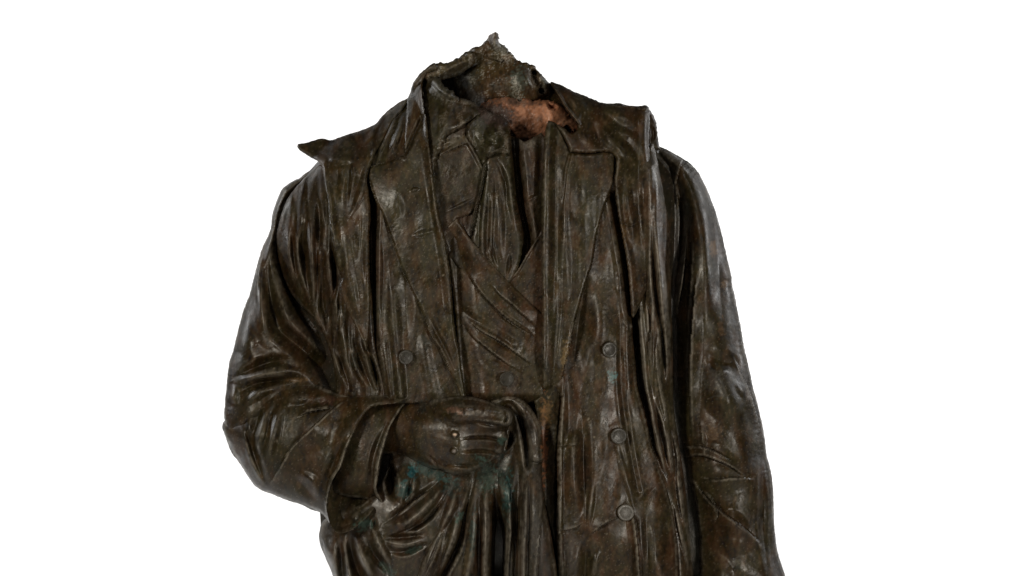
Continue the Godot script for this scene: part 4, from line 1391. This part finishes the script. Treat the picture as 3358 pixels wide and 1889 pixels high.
func hand() -> void:
	var s := sheet([1190, 1340, 1290, 1318, 1350, 1302, 1420, 1302, 1500, 1293, 1560, 1300, 1625, 1320, 1662, 1334, 1677, 1348, 1680, 1372, -1670, 1394, 1664, 1412, 1668, 1432, 1658, 1450, 1648, 1478, 1636, 1496, 1606, 1508, 1576, 1528, 1537, 1546, 1487, 1551, 1450, 1536, 1412, 1533, 1375, 1518, 1337, 1503, 1300, 1494, 1260, 1490, 1190, 1480], 0.2, 2.5)
	s.wear_glint = 0.7
	inflate(s, 112.0, 106.0, 0.0)
	for j in s.h:
		for i in s.w:
			s.z[j * s.w + i] += 166.0 + 0.55 * clampf(s.x0 + i * s.c - 1290.0, -120.0, 215.0)
	for j in s.h:
		for i in s.w:
			s.z[j * s.w + i] -= 70.0 * smoothstep(1500.0, 1670.0, s.x0 + i * s.c) * smoothstep(1380.0, 1420.0, s.y0 + j * s.c)
	# back of the hand and the wrist, then each finger bent round the cloth
	fold(s, "c", 34, 30, [1410, 1356, 1460, 1354, 1508, 1350], 0, 285, 396)
	fold(s, "c", 20, 20, [1430, 1326, 1520, 1316, 1580, 1320, 1630, 1334], 0, 300, 352)
	fold(s, "c", 31, 31, [1508, 1350, 1570, 1350, 1622, 1358, 1652, 1364], 0, 396, 380)
	fold(s, "c", 26, 24, [1440, 1404, 1470, 1408, 1494, 1410], 0, 318, 358)
	fold(s, "c", 24, 24, [1494, 1410, 1560, 1412, 1614, 1416, 1636, 1420], 0, 358, 290)
	fold(s, "c", 24, 24, [1440, 1446, 1470, 1454, 1492, 1458], 0, 308, 348)
	fold(s, "c", 22, 24, [1492, 1458, 1550, 1455, 1602, 1458, 1622, 1464], 0, 348, 276)
	fold(s, "c", 22, 24, [1440, 1484, 1466, 1491, 1486, 1495], 0, 296, 328)
	fold(s, "c", 21, 24, [1486, 1495, 1530, 1495, 1572, 1497, 1598, 1500], 0, 328, 264)
	fold(s, "r", 60, 10, [1320, 1400, 1400, 1396, 1470, 1400], 3)
	fold(s, "r", 26, 4, [1380, 1420, 1440, 1440, 1488, 1456], 3)
	fold(s, "g", 14, 4, [1400, 1432, 1446, 1448, 1484, 1440], 3)
	s.z = blur(blur(s.z, s.w, s.h, 2), s.w, s.h, 2)
	fold(s, "r", 15, 12, [1494, 1417, 1496, 1418], 0)
	fold(s, "r", 14, 9, [1490, 1471, 1492, 1472], 0)
	fold(s, "r", 20, 10, [1502, 1342, 1512, 1344], 0)
	fold(s, "r", 16, 8, [1568, 1340, 1576, 1342], 0)
	fold(s, "g", 10, 22, [1550, 1374, 1580, 1380, 1630, 1388, 1672, 1394], 1)
	fold(s, "g", 9, 13, [1514, 1432, 1560, 1428, 1610, 1431, 1652, 1444], 1)
	fold(s, "g", 9, 11, [1512, 1476, 1556, 1472, 1604, 1475, 1640, 1488], 1)
	fold(s, "g", 10, 9, [1480, 1516, 1530, 1520, 1580, 1512], 3)
	fold(s, "r", 22, 14, [1430, 1520, 1490, 1532, 1550, 1526], 3)
	fold(s, "g", 8, 7, [1396, 1480, 1426, 1504, 1446, 1534], 3)
	fold(s, "g", 10, 10, [1656, 1342, 1664, 1360, 1658, 1378], 0)
	fold(s, "r", 8, 8, [1668, 1346, 1672, 1362, 1666, 1380], 0)
	rough(s, 0.0, 5.0)
	edge(s, 20.0, 16.0)
	thick(s, 120.0)
	s.tint = Color(0.9, 0.84, 0.68)
	commit(s, "hand").set_meta("label", "closed hand with a shiny knuckle gripping the coat cloth")


func buttons() -> void:
	var smooth := blur(top, GW, GH, 7)
	for b in [[1335, 1169, 24.0], [1662, 1240, 24.0], [1996, 1145, 25.0], [2026, 1425, 26.5], [2049, 1674, 27.0]]:
		var x: float = b[0]
		var y: float = b[1]
		var r: float = b[2]
		var gx := (at(smooth, x + 16, y) - at(smooth, x - 16, y)) / 32.0
		var gy := (at(smooth, x, y + 16) - at(smooth, x, y - 16)) / 32.0
		var st := SurfaceTool.new()
		st.begin(Mesh.PRIMITIVE_TRIANGLES)
		var prof := [[0.0, 19.0], [0.4, 18.6], [0.7, 17.4], [0.78, 16.6], [0.86, 17.6], [0.93, 17.0], [0.98, 14.0], [1.0, 9.0], [1.0, -10.0]]
		var sides := 40
		for p in prof:
			for k in sides:
				var a := TAU * k / sides
				var rr: float = r * p[0] * (1.0 + 0.02 * sin(a * 2.0 + x))
				var q := Vector2(cos(a), sin(a)) * rr
				st.set_smooth_group(0)
				var px := x + q.x
				var py := y + q.y
				var tone := 0.85 + 0.5 * n_fine.get_noise_2d(px * 2.0, py * 2.0)
				st.set_color((Color(0.036, 0.032, 0.025) if y < 1600.0 else Color(0.09, 0.082, 0.07)) * tone * (1.8 if p[0] > 0.88 and p[0] < 1.0 else 1.0))  # lowest button painted paler, as if lit
				st.add_vertex(place(px, py, at(smooth, x, y) + gx * q.x + gy * q.y + float(p[1]) + 4.0 + 0.8 * n_soft.get_noise_2d(px, py)))
		for i in prof.size() - 1:
			for k in sides:
				var a := i * sides + k
				var c := i * sides + (k + 1) % sides
				for t in [a, c, a + sides, c, c + sides, a + sides]:
					st.add_index(t)
		st.generate_normals()
		var o := MeshInstance3D.new()
		o.name = "button"
		o.mesh = st.commit()
		o.material_override = dull_bronze
		statue.add_child(o, true)


func skirt() -> void:
	# the coat goes on below the picture down to the floor
	var st := SurfaceTool.new()
	st.begin(Mesh.PRIMITIVE_TRIANGLES)
	var sides := 96
	var rows := 8
	for j in rows + 1:
		var y := 1960.0 + (1889.0 + BASE / S - 1960.0) * j / rows
		for k in sides:
			var a := TAU * k / sides
			var f := 1.0 + 0.03 * sin(a * 9.0) * j / rows
			var x := 1690.0 + (560.0 + 4.0 * j) * cos(a) * f
			var z := 20.0 + (205.0 + 6.0 * j) * sin(a) * f
			st.set_smooth_group(0)
			st.set_color(Color(0.042, 0.036, 0.027))
			st.add_vertex(place(x, y, z))
	for j in rows:
		for k in sides:
			var a := j * sides + k
			var b := j * sides + (k + 1) % sides
			for t in [a, a + sides, b, b, a + sides, b + sides]:
				st.add_index(t)
	st.generate_normals()
	var o := MeshInstance3D.new()
	o.name = "coat_hem"
	o.mesh = st.commit()
	o.material_override = bronze
	statue.add_child(o, true)
